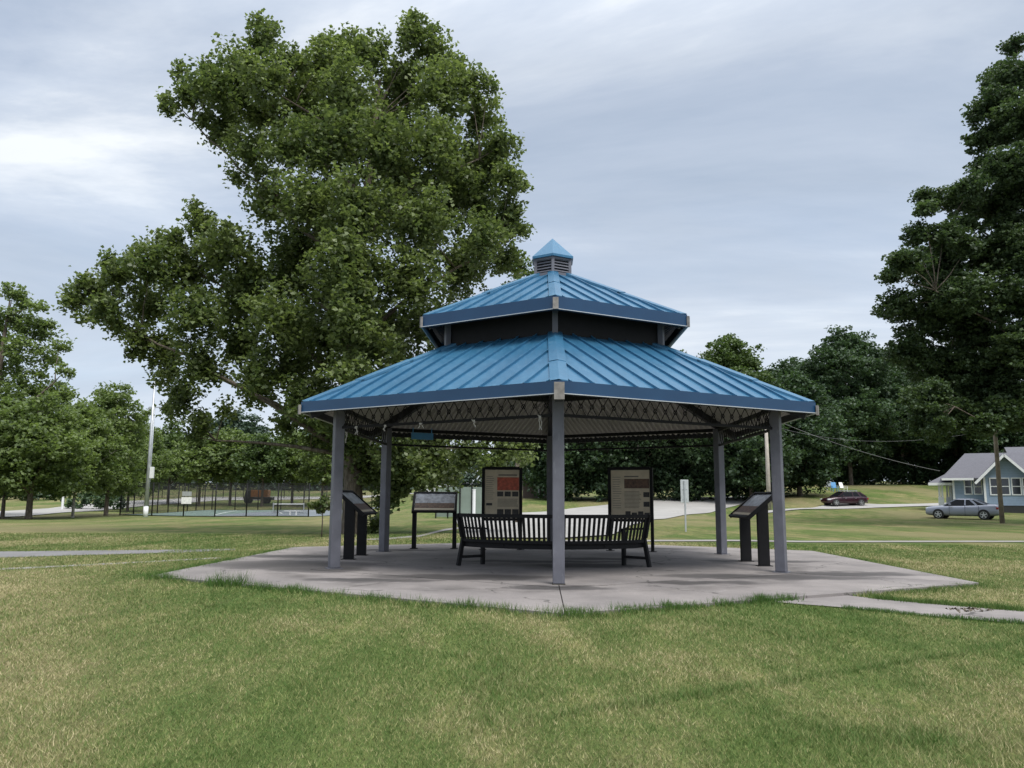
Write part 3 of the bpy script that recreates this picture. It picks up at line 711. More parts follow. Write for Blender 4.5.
# ------------------------------------------------------------------ pavilion
pav = empty('pavilion', PADC, PADR, 'hexagonal open park pavilion with a two tier blue metal roof and louvred cupola', 'pavilion')
RE, ZE, RT_, SL = 5.20, 2.905, 2.35, .4626       # eave radius, eave top, top radius, hip slope
RP = 4.53
def hipz(r, R0=RE, Z0=ZE): return Z0 + (R0-r)*SL
def roof_face(mb, k, R0, Z0, R1, off):
    a, b_, c, d_ = hexv(R0, k), hexv(R0, k+1), hexv(R1, k+1), hexv(R1, k)
    for p in (a, b_): p.z = Z0+off
    for p in (c, d_): p.z = Z0+(R0-R1)*SL+off
    mb.add([a, b_, c, d_], [(0, 1, 2, 3)])
def build_roof(R0, Z0, R1, names, nrib, fz, cap_w):
    mb = MB()
    for k in range(6): roof_face(mb, k, R0, Z0, R1, 0)
    roof = mb.build(names[0], 'roof_blue', pav)
    # standing seams
    rb = MB()
    for k in range(6):
        am = -PI/2+PI/6+k*PI/3; n = Vector((math.cos(am), math.sin(am), 0)); t = Vector((-n.y, n.x, 0))
        a0 = R0*SQ; aT = R1*SQ; half = R0/2
        sp_ = 2*half/nrib
        for i in range(nrib):
            s_ = -half+sp_*(i+.5)
            a1 = max(aT, abs(s_)/.57735)
            if a0-a1 < .08: continue
            pa = n*a0+t*s_; pa.z = Z0+.02; pb = n*a1+t*s_; pb.z = Z0+(a0-a1)*SL/SQ+.02
            rb.bar(pa, pb, .022, .042)
    rb.build('standing_seams', 'roof_blue', roof)
    for k in range(6):   # hip caps in overlapping lengths
        hc = MB(); v0 = hexv(1, k); vL = hexv(1, k-1); vR = hexv(1, k+1)
        dl = (vL-v0).normalized(); dr = (vR-v0).normalized()
        nseg = 3 if R0 > 4 else 2
        for sgm in range(nseg):
            ra = R0+.02-(R0-R1)*sgm/nseg; rb_ = R0-(R0-R1)*(sgm+1)/nseg-.05
            if sgm == nseg-1: rb_ = R1
            lift = .045+.012*(sgm % 2)
            pts = []
            for r_ in (ra, rb_):
                c = v0*r_; c.z = Z0+(R0-r_)*SL+lift+.012
                # walk along the face, staying on the plane: moving dl by w lowers the distance to the centre line
                w = cap_w
                def side(dv):
                    q = v0*r_+dv*w; rr = None
                    am = math.atan2((v0+dv*.5).y, (v0+dv*.5).x); n_ = Vector((math.cos(am), math.sin(am), 0))
                    n_ = (v0+(vL if dv is dl else vR)).normalized()
                    q.z = Z0+(R0*SQ-q.dot(n_))*SL/SQ+lift-.0; return q
                L_, R_ = side(dl), side(dr); pts.append((L_, c, R_))
            (L0, C0, R0_), (L1, C1, R1_) = pts
            dn = Vector((0, 0, -.05))
            vs = [L0, C0, R0_, L1, C1, R1_, L0+dn, R0_+dn, L1+dn, R1_+dn]
            hc.add(vs, [(0, 1, 4, 3), (1, 2, 5, 4), (6, 0, 3, 8), (2, 7, 9, 5), (6, 7, 2, 1, 0), (3, 4, 5, 9, 8)])
        hc.build('hip_cap', 'roof_blue', roof)
    # fascia boards
    for k in range(6):
        fb_ = MB(); a, b_ = hexv(R0+.03, k), hexv(R0+.03, k+1); ai, bi = hexv(R0-.01, k), hexv(R0-.01, k+1)
        vs = []
        for z in (Z0-fz, Z0+.025):
            for p in (a, b_, bi, ai): vs.append((p.x, p.y, z))
        fb_.add(vs, [(3, 2, 1, 0), (4, 5, 6, 7), (0, 1, 5, 4), (1, 2, 6, 5), (2, 3, 7, 6), (3, 0, 4, 7)])
        f_ = fb_.build('fascia', 'fascia_shaded_blue', pav)
        bk_ = MB(); a2, b2 = hexv(R0-.035, k), hexv(R0-.035, k+1); bk_.bar((a2.x, a2.y, Z0-fz/2-.02), (b2.x, b2.y, Z0-fz/2-.02), .02, fz-.03); bk_.build('shade_board', 'dark_steel', f_)  # dark board added so the inner side of the blue fascia looks shaded
        dr_ = MB(); a2, b2 = hexv(R0+.045, k), hexv(R0+.045, k+1)
        dr_.bar((a2.x, a2.y, Z0-fz+.006), (b2.x, b2.y, Z0-fz+.006), .02, .012); dr_.build('drip_edge', 'sign_back', f_)
    # underside
    un = MB()
    for k in range(6):
        roof_face(un, k, R0-.04, Z0-.055, R1, 0)
    un.f = [f[::-1] for f in un.f]
    for k in range(6):
        am = -PI/2+PI/6+k*PI/3; n = Vector((math.cos(am), math.sin(am), 0)); t = Vector((-n.y, n.x, 0))
        a0 = (R0-.16)*SQ; aT = R1*SQ; half = R0/2; nn_ = nrib*3
        for i in range(nn_):
            s_ = -half+2*half/nn_*(i+.5); a1 = max(aT, abs(s_)/.57735)
            if a0-a1 < .08: continue
            pa = n*a0+t*s_; pa.z = Z0-.075; pb = n*a1+t*s_; pb.z = Z0+(a0-a1)*SL/SQ-.075
            un.bar(pa, pb, .05, .012)
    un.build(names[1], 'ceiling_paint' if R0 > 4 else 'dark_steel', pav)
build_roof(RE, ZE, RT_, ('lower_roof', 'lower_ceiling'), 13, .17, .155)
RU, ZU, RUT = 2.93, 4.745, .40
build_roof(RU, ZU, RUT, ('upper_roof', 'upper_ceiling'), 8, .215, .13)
def rotz(a): return Matrix.Rotation(a, 4, 'Z')
for k in range(6):
    ang = -PI/2+k*PI/3; u = hexv(1, k)
    T_ = Matrix.Translation(u*RP) @ rotz(ang)
    pm = MB(); pm.box(-.088, .088, -.088, .088, .012, 2.89, T_); p_ = pm.build('post', 'post_paint', pav, bevel=.012)
    if k == 0:
        bp = MB(); bp.box(-.097, .097, -.097, .097, 0, .013, T_); bp.build('base_plate', 'joint_dirt', p_)
    else:
        bp = MB(); bp.box(-.13, .13, -.13, .13, 0, .012, T_); bp.build('base_plate', 'post_paint', p_)
    # hip rafter
    rf = MB(); a = u*(RE-.12); a.z = hipz(RE-.12)-.22; b_ = u*.45; b_.z = hipz(.45)-.22-.0
    b_ = u*2.3; b_.z = hipz(2.3)-.22
    rf.bar(a, b_, .11, .22); rf.build('hip_rafter', 'dark_steel', pav)
    re_ = MB(); c0 = u*(RE+.055); re_.box(-.02, .02, -.075 if k == 0 else -.035, .075 if k == 0 else .035, -.125 if k == 0 else -.07, .125 if k == 0 else .10, Matrix.Translation(Vector((c0.x, c0.y, ZE-.13))) @ rotz(ang)); re_.build('rafter_end', 'rafter_end', pav)
    # upper tier
    rf = MB(); a = u*(RU-.1); a.z = ZU+.1*SL-.2; b_ = u*.3; b_.z = ZU+(RU-.3)*SL-.2; rf.bar(a, b_, .1, .18); rf.build('hip_rafter', 'dark_steel', pav)
    c0 = u*(RU+.05); re_ = MB(); re_.box(-.02, .02, -.05 if k == 0 else -.03, .05 if k == 0 else .03, -.11, .10, Matrix.Translation(Vector((c0.x, c0.y, ZU-.11))) @ rotz(ang)); re_.build('rafter_end', 'rafter_end', pav)
    pm = MB(); pm.box(-.05, .05, -.05, .05, hipz(2.42)-.3, ZU+.08, Matrix.Translation(u*2.42) @ rotz(ang)); pm.build('clerestory_post', 'post_paint', pav)
    # ring beams
    v = hexv(1, k+1)
    for (r_, z_, w_, t_, nm) in ((3.0, hipz(3.0)-.22, .09, .20, 'ring_beam'), (2.30, hipz(2.3)-.22, .1, .24, 'ring_beam'), (2.42, ZU+.0, .08, .14, 'upper_beam')):
        rb = MB(); a = u*r_; b_ = v*r_; a.z = b_.z = z_; rb.bar(a, b_, w_, t_); rb.build(nm, 'dark_steel', pav)
    # frieze: rails and lattice between the posts
    a = u*RP; b_ = v*RP; L = (b_-a).length; e = (b_-a).normalized(); a = a+e*.1; b_ = b_-e*.1; L = (b_-a).length
    fr = MB(); zb, zt = 2.50, 2.82
    A_ = Vector(a); B_2 = Vector(b_)
    fr.bar((a.x, a.y, zb), (b_.x, b_.y, zb), .045, .045); fr.bar((a.x, a.y, zt+.04), (b_.x, b_.y, zt+.04), .06, .08)
    nx = 21; st = L/nx; tk = .010
    for i in range(nx):
        p0 = a+e*st*i; p1 = a+e*st*(i+1); pm_ = a+e*st*(i+.5)
        fr.bar((p0.x, p0.y, zb), (p1.x, p1.y, zt), tk, tk); fr.bar((p0.x, p0.y, zt), (p1.x, p1.y, zb), tk, tk)
        if i % 1 == 0:
            zc = (zb+zt)/2; pts = [pm_+e*.036*math.cos(t_)+Vector((0, 0, zc+.036*math.sin(t_))) for t_ in np.linspace(0, 2*PI, 9)]
            for j in range(8): fr.bar(pts[j], pts[j+1], .010, .010)
    fr.build('lattice_frieze', 'black_steel', pav)
# black screens added inside the upper tier so its recess reads as dark shade
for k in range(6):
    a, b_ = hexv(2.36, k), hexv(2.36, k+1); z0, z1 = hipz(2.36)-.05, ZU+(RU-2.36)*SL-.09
    sc_ = MB(); sc_.bar((a.x, a.y, (z0+z1)/2), (b_.x, b_.y, (z0+z1)/2), .02, z1-z0); sc_.build('clerestory_shade_screen', 'black_steel', pav)
# cupola
cup = empty('cupola', (0, 0, 0)); cup.parent = pav
zc0, zc1 = ZU+(RU-.44)*SL-.04, 6.31
cb = MB()
for k in range(6):
    u = hexv(.42, k); v = hexv(.42, k+1); cb.bar((u.x, u.y, zc0), (u.x, u.y, zc1), .06, .06)
    for z in (zc0+.05, zc1-.03): cb.bar((u.x, u.y, z), (v.x, v.y, z), .05, .09)
cb.build('cupola_frame', 'post_paint', cup)
lv_ = MB()
for k in range(6):
    u = hexv(.40, k); v = hexv(.40, k+1); am = -PI/2+PI/6+k*PI/3; n = Vector((math.cos(am), math.sin(am), 0))
    for i in range(5):
        z = zc0+.13+i*.062; mdir = (u+v)/2
        A0 = u+n*.0; lv_.add([(u.x, u.y, z+.03), (v.x, v.y, z+.03), (v.x+n.x*.035, v.y+n.y*.035, z-.012), (u.x+n.x*.035, u.y+n.y*.035, z-.012),
                              (u.x, u.y, z+.015), (v.x, v.y, z+.015), (v.x+n.x*.03, v.y+n.y*.03, z-.02), (u.x+n.x*.03, u.y+n.y*.03, z-.02)],
                             [(0, 3, 2, 1), (4, 5, 6, 7), (2, 3, 7, 6)])
lv_.build('louvers', 'post_paint', cup)
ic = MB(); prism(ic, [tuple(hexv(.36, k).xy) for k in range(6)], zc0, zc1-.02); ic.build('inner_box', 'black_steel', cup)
cr = MB(); ap = Vector((0, 0, 6.81)); vs = [hexv(.50, k)+Vector((0, 0, 6.33)) for k in range(6)]+[ap]+[hexv(.50, k)+Vector((0, 0, 6.28)) for k in range(6)]
cr.add(vs, [(k, (k+1) % 6, 6) for k in range(6)]+[(7+k, 7+(k+1) % 6, (k+1) % 6, k) for k in range(6)]+[tuple(7+k for k in range(5, -1, -1))]); cr.build('cupola_roof', 'roof_blue', cup)
ap_ = MB(); prism(ap_, [tuple(hexv(.47, k).xy) for k in range(6)], zc0-.02, zc0+.012); ap_.build('flashing', 'post_paint', cup)

def pav_world(p): return pav_m @ Vector(p)
pav_m = Matrix.Translation(PADC) @ rotz(PADR)
# tatters of ribbon left on the frieze rails
def ribbon(p, L, lab, seed):
    rs = random.Random(seed); mb = MB()
    root = MB()
    for j in range(3):
        pts = [Vector((0, 0, 0))]; 
        for i in range(5): pts.append(pts[-1]+Vector((rs.uniform(-.022, .022), rs.uniform(-.012, .012), -L*.75/5*(1 if j < 2 else -.2))))
        for i in range(5): mb.bar(pts[i], pts[i+1], .014, .004, (0, 1, 0))
    mb.box(-.02, .02, -.02, .02, -.015, .02)
    o = mb.build('ribbon', 'ribbon_white', None); o.location = p
    tag(o, lab, 'ribbon', 'ribbon tatters tied to the lattice frieze')
def rail_pt(k, t, z=2.48): 
    a = hexv(RP+.03, k); b_ = hexv(RP+.03, k+1); q = a.lerp(b_, t); q.z = z; return pav_world(q)
ribbon(rail_pt(5, .93), .26, 'white ribbon tatter hanging beside the front post', 1)
ribbon(rail_pt(5, .66), .14, 'short white ribbon scrap on the front left rail, second left of the front post', 2)
ribbon(rail_pt(5, .42), .10, 'tiny white ribbon knot at the middle of the front left rail', 3)
ribbon(rail_pt(5, .25), .12, 'pale ribbon scrap on the front left rail nearer the left post', 4)
ribbon(rail_pt(5, .10), .16, 'pale ribbon scrap at the left end of the front left rail', 5)
ribbon(rail_pt(4, .85), .28, 'long ribbon tatter on the side rail right beside the left front post', 6)
ribbon(rail_pt(4, .35), .14, 'ribbon scrap on the side rail near the rear left post', 7)
ribbon(rail_pt(3, .6, 2.56), .16, 'ribbon scrap on the rear left rail', 8)
ribbon(rail_pt(2, .45, 2.56), .16, 'ribbon scrap on the rear right rail', 9)
bs = MB(); bs.box(-.28, .28, -.012, .012, -.16, .0); bs.box(-.25, -.23, -.005, .005, 0, .12); bs.box(.23, .25, -.005, .005, 0, .12)
o = bs.build('hanging_board', 'blue_plastic'); q = hexv(RP-.25, 4).lerp(hexv(RP-.25, 3), .12); q = pav_world(hexv(RP-.2, 4).lerp(hexv(RP-.2, 3), .17)); q.z = 2.80; o.location = q; o.rotation_euler.z = R(28)
tag(o, 'small blue board hanging under the roof near the rear left post', 'board')

# ------------------------------------------------------------------ bench
bc = Vector((.86, 16.35, 0)); RB = 2.25; HA = R(50)
bench = empty('curved_bench', (0.76, 14.22, 0), R(-2), 'long curved black slatted bench in the middle of the pavilion, its back towards the camera', 'bench')
# local: arc centre at (0, RB), back arc runs convex towards -y
def arc(a, r, z): return Vector((math.sin(a)*r, RB-math.cos(a)*r, z))
def sweep(mb, r0, r1, z0, z1, a0=-HA, a1=HA, n=36, zoff=0, rtop=0):
    for i in range(n):
        t0, t1 = a0+(a1-a0)*i/n, a0+(a1-a0)*(i+1)/n
        vs = [arc(t, r_, z) for t in (t0, t1) for r_, z in ((r0, z0), (r1, z0), (r1+rtop, z1), (r0+rtop, z1))]
        fs = [(0, 1, 5, 4), (1, 2, 6, 5), (2, 3, 7, 6), (3, 0, 4, 7)]
        if i == 0: fs.append((3, 2, 1, 0))
        if i == n-1: fs.append((4, 5, 6, 7))
        mb.add(vs, fs)
bk = MB()
sweep(bk, RB+.05, RB+.09, .90, .965); sweep(bk, RB-.055, RB-.015, .448, .50)
ns = 44
for i in range(ns+1):
    t = -HA+2*HA*i/ns; bk.bar(arc(t, RB-.032, .49), arc(t, RB+.068, .92), .046 if 0 < i < ns else .07, .018, arc(t, 1, 0)-arc(t, 0, 0))
bk.build('backrest', 'bench_black', bench)
st_ = MB()
for j in range(7): sweep(st_, RB-.06-j*.068-.055, RB-.06-j*.068, .425, .445)
sweep(st_, RB-.09, RB-.06, .35, .42); sweep(st_, RB-.53, RB-.50, .35, .42)
for t in np.linspace(-HA, HA, 5): st_.bar(arc(t, RB-.05, .40), arc(t, RB-.52, .40), .05, .05)
st_.build('seat', 'bench_black', bench)
for t in (-HA, 0, HA):
    for (r0, r1, z1) in ((RB+.02+(.04 if t else 0), RB-.05, .55), (RB-.50, RB-.50, .66 if t else .42)):
        lg = MB(); lg.bar(arc(t, r0, 0), arc(t, r1, z1), .07, .06, (math.cos(t), math.sin(t), 0)); lg.build('leg', 'bench_black', bench)
    sx = MB(); sx.bar(arc(t, RB-.0, .16), arc(t, RB-.50, .16), .04, .05); sx.build('stretcher', 'bench_black', bench)
for t in (-HA, HA):
    am_ = MB(); am_.bar(arc(t, RB+.03, .70), arc(t, RB-.56, .67), .08, .035); am_.bar(arc(t, RB-.02, .53), arc(t, RB+.075, .96), .07, .06, (math.cos(t), math.sin(t), 0))
    am_.build('armrest', 'bench_black', bench)

# ------------------------------------------------------------------ display boards
def kiosk(name, loc, rz, w, label, content):
    root = empty(name, loc, rz, label, 'display board', 'upright display boards')
    for s in (-1, 1):
        lg = MB(); lg.box(s*w/2-.035, s*w/2+.035, -.035, .035, 0.01, 2.0); l_ = lg.build('leg', 'black_steel', root)
        bp = MB(); bp.box(s*w/2-.09, s*w/2+.09, -.07, .07, 0, .012); bp.build('base_plate', 'black_steel', l_)
    fr = MB()
    for (z0, z1) in ((1.945, 2.02), (.70, .76)): fr.box(-w/2+.036, w/2-.036, -.045, .045, z0, z1)
    for s in (-1, 1): fr.box(s*(w/2-.0375)-.0015 if s > 0 else -w/2+.036, w/2-.036 if s > 0 else -w/2+.039, -.03, .03, .761, 1.944)
    fr.build('frame', 'black_steel', root)
    pn = MB(); pn.box(-w/2+.040, w/2-.040, -.012, .012, .762, 1.943); pn_ = pn.build('panel', 'cream_print', root)
    for nm, mt_, x0, x1, z0, z1 in content:
        q = MB(); q.box(-w/2+x0*w, -w/2+x1*w, -.017, -.013, z0, z1); q.build(nm, mt_, pn_)
text = []
rs = random.Random(3)
def lines(x0, x1, z0, z1, n):
    out = []
    for i in range(n):
        z = z1-(z1-z0)*(i+.5)/n; out.append(('text_line', 'text_print', x0, x1-rs.uniform(0, .06), z-.005, z+.005))
    return out
c1 = [('photo_print', 'red_print', .37, .95, 1.44, 1.76)]+[('photo_print', 'dark_print', .37+i*.2, .53+i*.2, 1.29, 1.41) for i in range(3)] \
   + [('photo_print', 'dark_print', .37+i*.2, .54+i*.2, .84, .98) for i in range(3)] + [('caption_bar', 'dark_print', .08, .24, 1.07, 1.13), ('heading_bar', 'text_print', .4, .9, 1.80, 1.83)] + lines(.38, .93, 1.04, 1.24, 7) + lines(.08, .3, 1.2, 1.8, 12)
c2 = [('photo_print', 'brown_print', .36, .95, 1.50, 1.73), ('photo_print', 'dark_print', .81, .95, 1.29, 1.41), ('photo_print', 'dark_print', .81, .95, 1.06, 1.18)] \
   + [('photo_print', 'dark_print', .38+i*.15, .50+i*.15, .84, .95-(i % 2)*.03) for i in range(4)] + [('heading_bar', 'text_print', .36, .7, 1.77, 1.80)] + lines(.36, .76, 1.02, 1.44, 13) + lines(.08, .3, 1.0, 1.8, 14)
q = P(502, 500, 19.7); kiosk('display_board', (q.x, 19.7, 0), R(3), .93, 'upright display board with a red picture, left one behind the bench', c1)
q = P(630.5, 500, 19.4); kiosk('display_board', (q.x, 19.4, 0), R(-22), 1.04, 'upright display board with a brown picture, right one behind the bench', c2)

def wayside(loc, rz, w, label, leg_off):
    root = empty('reading_panel', loc, rz, label, 'information panel', 'low slanted information panels')
    # local: reader stands at -y, panel slopes up towards +y
    for s in (-1, 1):
        lg = MB(); x = s*leg_off
        vs = [(x-.05, -.10, 0), (x+.05, -.10, 0), (x+.05, .10, 0), (x-.05, .10, 0), (x-.05, -.10, 1.02), (x+.05, -.10, 1.02), (x+.05, .10, 1.20), (x-.05, .10, 1.20)]
        lg.add(vs, [(3, 2, 1, 0), (4, 5, 6, 7), (0, 1, 5, 4), (1, 2, 6, 5), (2, 3, 7, 6), (3, 0, 4, 7)]); l_ = lg.build('leg', 'black_steel', root)
        bp = MB(); bp.box(x-.09, x+.09, -.14, .14, 0, .012); bp.build('base_plate', 'black_steel', l_)
    T_ = Matrix.Translation(Vector((0, 0, 1.13))) @ Matrix.Rotation(R(40), 4, 'X')
    tr = MB(); tr.box(-w/2, w/2, -.36, .36, -.03, .012, T_); tr.build('tray', 'black_steel', root, bevel=.006)
    rim = MB()
    for a in ((-w/2, w/2, -.375, -.335), (-w/2, w/2, .335, .375)): rim.box(*a, .012, .04, T_)
    for a in ((-w/2-.015, -w/2+.035, -.375, .375), (w/2-.035, w/2+.015, -.375, .375)): rim.box(*a, -.03, .042, T_)
    rim.build('frame', 'black_steel', root)
    p = MB(); p.box(-w/2+.04, w/2-.04, -.33, .33, .013, .018, T_); pn = p.build('panel', 'grey_print', root)
    p = MB(); p.box(-w/2+.05, w/2-.05, -.32, -.04, .0185, .021, T_); p.build('photo_print', 'brown_print' , pn)
    p = MB(); p.box(-w/2+.05, w/2-.05, -.30, -.24, .0215, .023, T_); p.build('text_strip', 'cream_print', pn)
q = P(435, 500, 20.0); wayside((q.x, 20.0, 0), R(2), 1.08, 'low slanted information panel facing the camera, left behind the bench', .50)
q = P(357, 500, 17.0); wayside((q.x, 17.0, 0), R(88), 1.30, 'low slanted information panel seen edge on between the left posts', .58)
q = P(752.5, 500, 15.9); wayside((q.x, 15.9, 0), R(-90), 1.30, 'low slanted information panel seen edge on between the right posts', .58)

# ------------------------------------------------------------------ street furniture
b0 = G(685, 33); root = empty('road_sign', b0, R(6), 'back of a narrow grey road sign on a thin post, right of the display boards', 'road sign')
mb = MB(); mb.box(-.03, .03, -.02, .02, -.1, 2.08); mb.build('post', 'galvanised', root)
mb = MB(); mb.box(-.17, .17, .022, .03, 1.18, 2.12); mb.build('sign_plate', 'sign_back', root, bevel=.004)
mb = MB(); [mb.box(-.1, .1, .014, .0215, z, z+.04) for z in (1.3, 1.7)]; mb.build('bracket', 'galvanised', root)

def upole(px, d, topz, r, mat, label, arms=True, group='utility poles'):
    b0 = G(px, d); root = empty('utility_pole', b0, 0, label, 'utility pole', group)
    mb = MB(); H_ = topz-b0.z; mb.tube([(0, 0, -.2), (0, 0, H_*.5), (0, 0, H_)], [r, r*.85, r*.65], 12); mb.build('pole', mat, root, smooth=True)
    if arms:
        mb = MB(); mb.box(-.9, .9, -.06, .06, H_-.9, H_-.78); mb.build('crossarm', mat, root)
        mb = MB()
        for x in (-.8, -.35, .35, .8): mb.tube([(x, 0, H_-.78), (x, 0, H_-.62)], [.05, .04], 8)
        mb.build('insulator', 'galvanised', root)
    return b0, H_
pr, hr = upole(1000.5, 52, 9.3, .15, 'pole_wood', 'brown wooden utility pole standing in front of the blue house')
pc, hc_ = upole(769, 76, 8.9, .22, 'pole_pale', 'pale weathered utility pole seen between the right pavilion posts', arms=False)
def wire(a, b_, sag, r, lab):
    pts = []
    for i in range(25):
        t = i/24; p = Vector(a).lerp(Vector(b_), t); p.z -= sag*4*t*(1-t); pts.append(p)
    mb = MB(); mb.tube(pts, r, 5); o = mb.build('overhead_wire', 'wire_grey'); tag(o, lab, 'wire')
wire(P(769, 417, 76), P(940, 471, 70), .5, .018, 'thick pale overhead cable sagging from the pale pole to the house')
wire(P(769, 425, 76), P(990, 430, 60), 1.2, .012, 'thin overhead wire running right in front of the dark wood')

# light poles by the court
b0 = G(146.5, 64); root = empty('light_pole', b0, 0, 'tall grey court light pole in front of the court fence, white at its foot', 'light pole')
mb = MB(); mb.tube([(0, 0, -.1), (0, 0, 5), (0, 0, 11.1)], [.16, .13, .08], 12); mb.build('pole', 'galvanised', root, smooth=True)
mb = MB(); mb.tube([(0, 0, -.05), (0, 0, .85)], [.20, .185], 12); mb.build('painted_foot', 'white_paint', root, smooth=True)
mb = MB(); mb.box(.14, .42, -.12, .12, 3.1, 4.0); mb.build('switch_box', 'white_paint', root, bevel=.01)
b0 = G(148, 84); root = empty('light_pole', b0, 0, 'thinner light pole with a small cross bar behind the tall court pole', 'light pole')
mb = MB(); mb.tube([(0, 0, -.1), (0, 0, 11.2)], [.12, .08], 10); mb.build('pole', 'galvanised', root, smooth=True)
mb = MB(); mb.box(-.6, .9, -.05, .05, 11.1, 11.22); mb.box(-.6, -.3, -.2, .2, 10.9, 11.1); mb.box(.6, .9, -.2, .2, 10.9, 11.1); mb.build('lamp_bar', 'galvanised', root)

# ------------------------------------------------------------------ court
mt, nt, b = newmat('chain_link'); b.inputs['Base Color'].default_value = (.02, .02, .02, 1); tc = N(nt, 'ShaderNodeTexCoord')
mp = N(nt, 'ShaderNodeMapping'); mp.inputs['Rotation'].default_value = (0, R(45), 0); mp.inputs['Scale'].default_value = (1, 1, 1); nt.links.new(tc.outputs['Object'], mp.inputs[0])
sp = N(nt, 'ShaderNodeSeparateXYZ'); nt.links.new(mp.outputs[0], sp.inputs[0])
ax = math_(nt, 'LESS_THAN', math_(nt, 'FRACT', math_(nt, 'MULTIPLY', sp.outputs['X'], 18)), .14)
az = math_(nt, 'LESS_THAN', math_(nt, 'FRACT', math_(nt, 'MULTIPLY', sp.outputs['Z'], 18)), .14)
nt.links.new(math_(nt, 'MAXIMUM', ax, az), b.inputs['Alpha'])
def fence(pts, H_, label, nposts, name='chain_link_fence', step=None, r=.06, meshmat='chain_link'):
    a, c = Vector(pts[0]), Vector(pts[1]); L = (c-a).length; rz = math.atan2(c.y-a.y, c.x-a.x)
    root = empty(name, (a.x, a.y, h(a.x, a.y)), rz, label, 'fence')
    zs = lambda t: h(a.x+(c.x-a.x)*t, a.y+(c.y-a.y)*t)-h(a.x, a.y)
    for i in range(nposts+1):
        t = i/nposts; mb = MB(); mb.tube([(L*t, 0, zs(t)-.1), (L*t, 0, zs(t)+H_)], r, 8); mb.build('post', 'black_steel', root, smooth=True)
    mb = MB(); n = 12
    for i in range(n):
        t0, t1 = i/n, (i+1)/n; mb.bar((L*t0, 0, zs(t0)+H_), (L*t1, 0, zs(t1)+H_), .04, .04); mb.bar((L*t0, 0, zs(t0)+.06), (L*t1, 0, zs(t1)+.06), .03, .03)
    mb.build('rail', 'black_steel', root)
    mb = MB(); vs = []
    for i in range(n+1): t = i/n; vs += [(L*t, .06, zs(t)+.05), (L*t, .06, zs(t)+H_)]
    mb.add(vs, [(2*i, 2*i+2, 2*i+3, 2*i+1) for i in range(n)]); mb.build('mesh_panel', meshmat, root)
c00 = G(121, 72); c10 = G(309, 73); c01 = Vector((c00.x-1.5, 98, 0)); c11 = Vector((c10.x+4, 99, 0))
A = [(c00.x, c00.y), (c01.x, c01.y)]; mx0 = c00.lerp(c10, .44); mx1 = c01.lerp(c11, .44)
strip('court_surface', [c00.xy, mx0.xy], [c01.xy, mx1.xy], 'court_green', .05, 20, 16)
strip('court_surface', [mx0.xy, c10.xy], [mx1.xy, c11.xy], 'court_blue', .05, 20, 16)
def ln(a, b_, w=.09):
    a = Vector(a); b_ = Vector(b_); d = (b_-a).normalized(); n = Vector((-d.y, d.x))*w
    strip('court_line', [a-n, b_-n], [a+n, b_+n], 'court_line', .058, 24, 1)
xa = c00.x; wd_ = c10.x-c00.x
ln((xa+wd_*.22, 92), (xa+wd_*.42, 76)); ln((xa+wd_*.5, 90), (xa+wd_*.8, 90)); ln((xa+wd_*.62, 86), (xa+wd_*.70, 82)); ln((xa+2, 94), (xa+wd_-1, 95))
fence([c00, c10], 3.0, 'black chain link fence along the near side of the court', 6)
fence([c01, c11], 3.0, 'black chain link fence along the far side of the court', 8)
fence([c00, c01], 3.0, 'black chain link fence closing the left end of the court, seen nearly edge on', 9)
fence([G(60, 132), G(345, 132)], 3.0, 'long chain link fence far behind the court trees', 14, r=.06)
# boards on the near fence
q = G(186.5, 71.8)
mb = MB(); mb.box(-.45, .45, -.02, .02, 1.15, 1.75); o = mb.build('notice_board', 'white_plastic'); o.location = q; tag(o, 'white blank notice board hung on the near court fence', 'notice board')
mb = MB(); mb.box(-.42, .42, -.02, .02, 1.85, 2.25); o = mb.build('notice_board', 'sign_back'); o.location = q; tag(o, 'smaller grey board hung above the white board on the court fence', 'notice board')
# net, bench, orange truck
q = G(289, 82); root = empty('tennis_net', q, R(35), 'grey net standing at the right end of the court', 'net')
for s in (-1.6, 1.6):
    mb = MB(); mb.tube([(s, 0, 0), (s, 0, 1.15)], .05, 8); mb.build('post', 'galvanised', root)
mb = MB(); mb.add([(-1.6, 0, .1), (1.6, 0, .1), (1.6, 0, 1.0), (-1.6, 0, 1.0)], [(0, 1, 2, 3)]); mb.build('mesh_panel', 'chain_link', root)
mb = MB(); mb.bar((-1.6, 0, 1.03), (1.6, 0, 1.03), .03, .08); mb.build('net_band', 'white_paint', root)
q = G(294, 77); root = empty('small_bench', q, 0, 'small white bench standing on the court in front of the net', 'bench')
mb = MB(); mb.box(-.9, .9, -.15, .15, .42, .47); mb.build('seat', 'white_paint', root)
for s in (-.3, .3):
    mb = MB(); mb.box(s-.05, s+.05, -.14, .14, .05, .419); mb.build('leg', 'white_paint', root)
q = G(259, 116); root = empty('orange_truck', q, R(4), 'dark parked truck with an orange box behind the court', 'truck')
mb = MB(); mb.box(-1.0, 1.4, -.9, .9, .9, 1.9); mb.build('box', 'orange_paint', root, bevel=.03)
mb = MB(); mb.add([(-2.0, -.85, .5), (-1.02, -.85, .5), (-1.02, .85, .5), (-2.0, .85, .5), (-1.75, -.8, 1.8), (-1.02, -.8, 1.9), (-1.02, .8, 1.9), (-1.75, .8, 1.8)], [(3, 2, 1, 0), (4, 5, 6, 7), (0, 1, 5, 4), (1, 2, 6, 5), (2, 3, 7, 6), (3, 0, 4, 7)]); mb.build('cab', 'dark_machine', root, bevel=.05)
mb = MB(); mb.box(-2.0, 2.0, -.8, .8, .5, .89); mb.build('chassis', 'dark_machine', root)
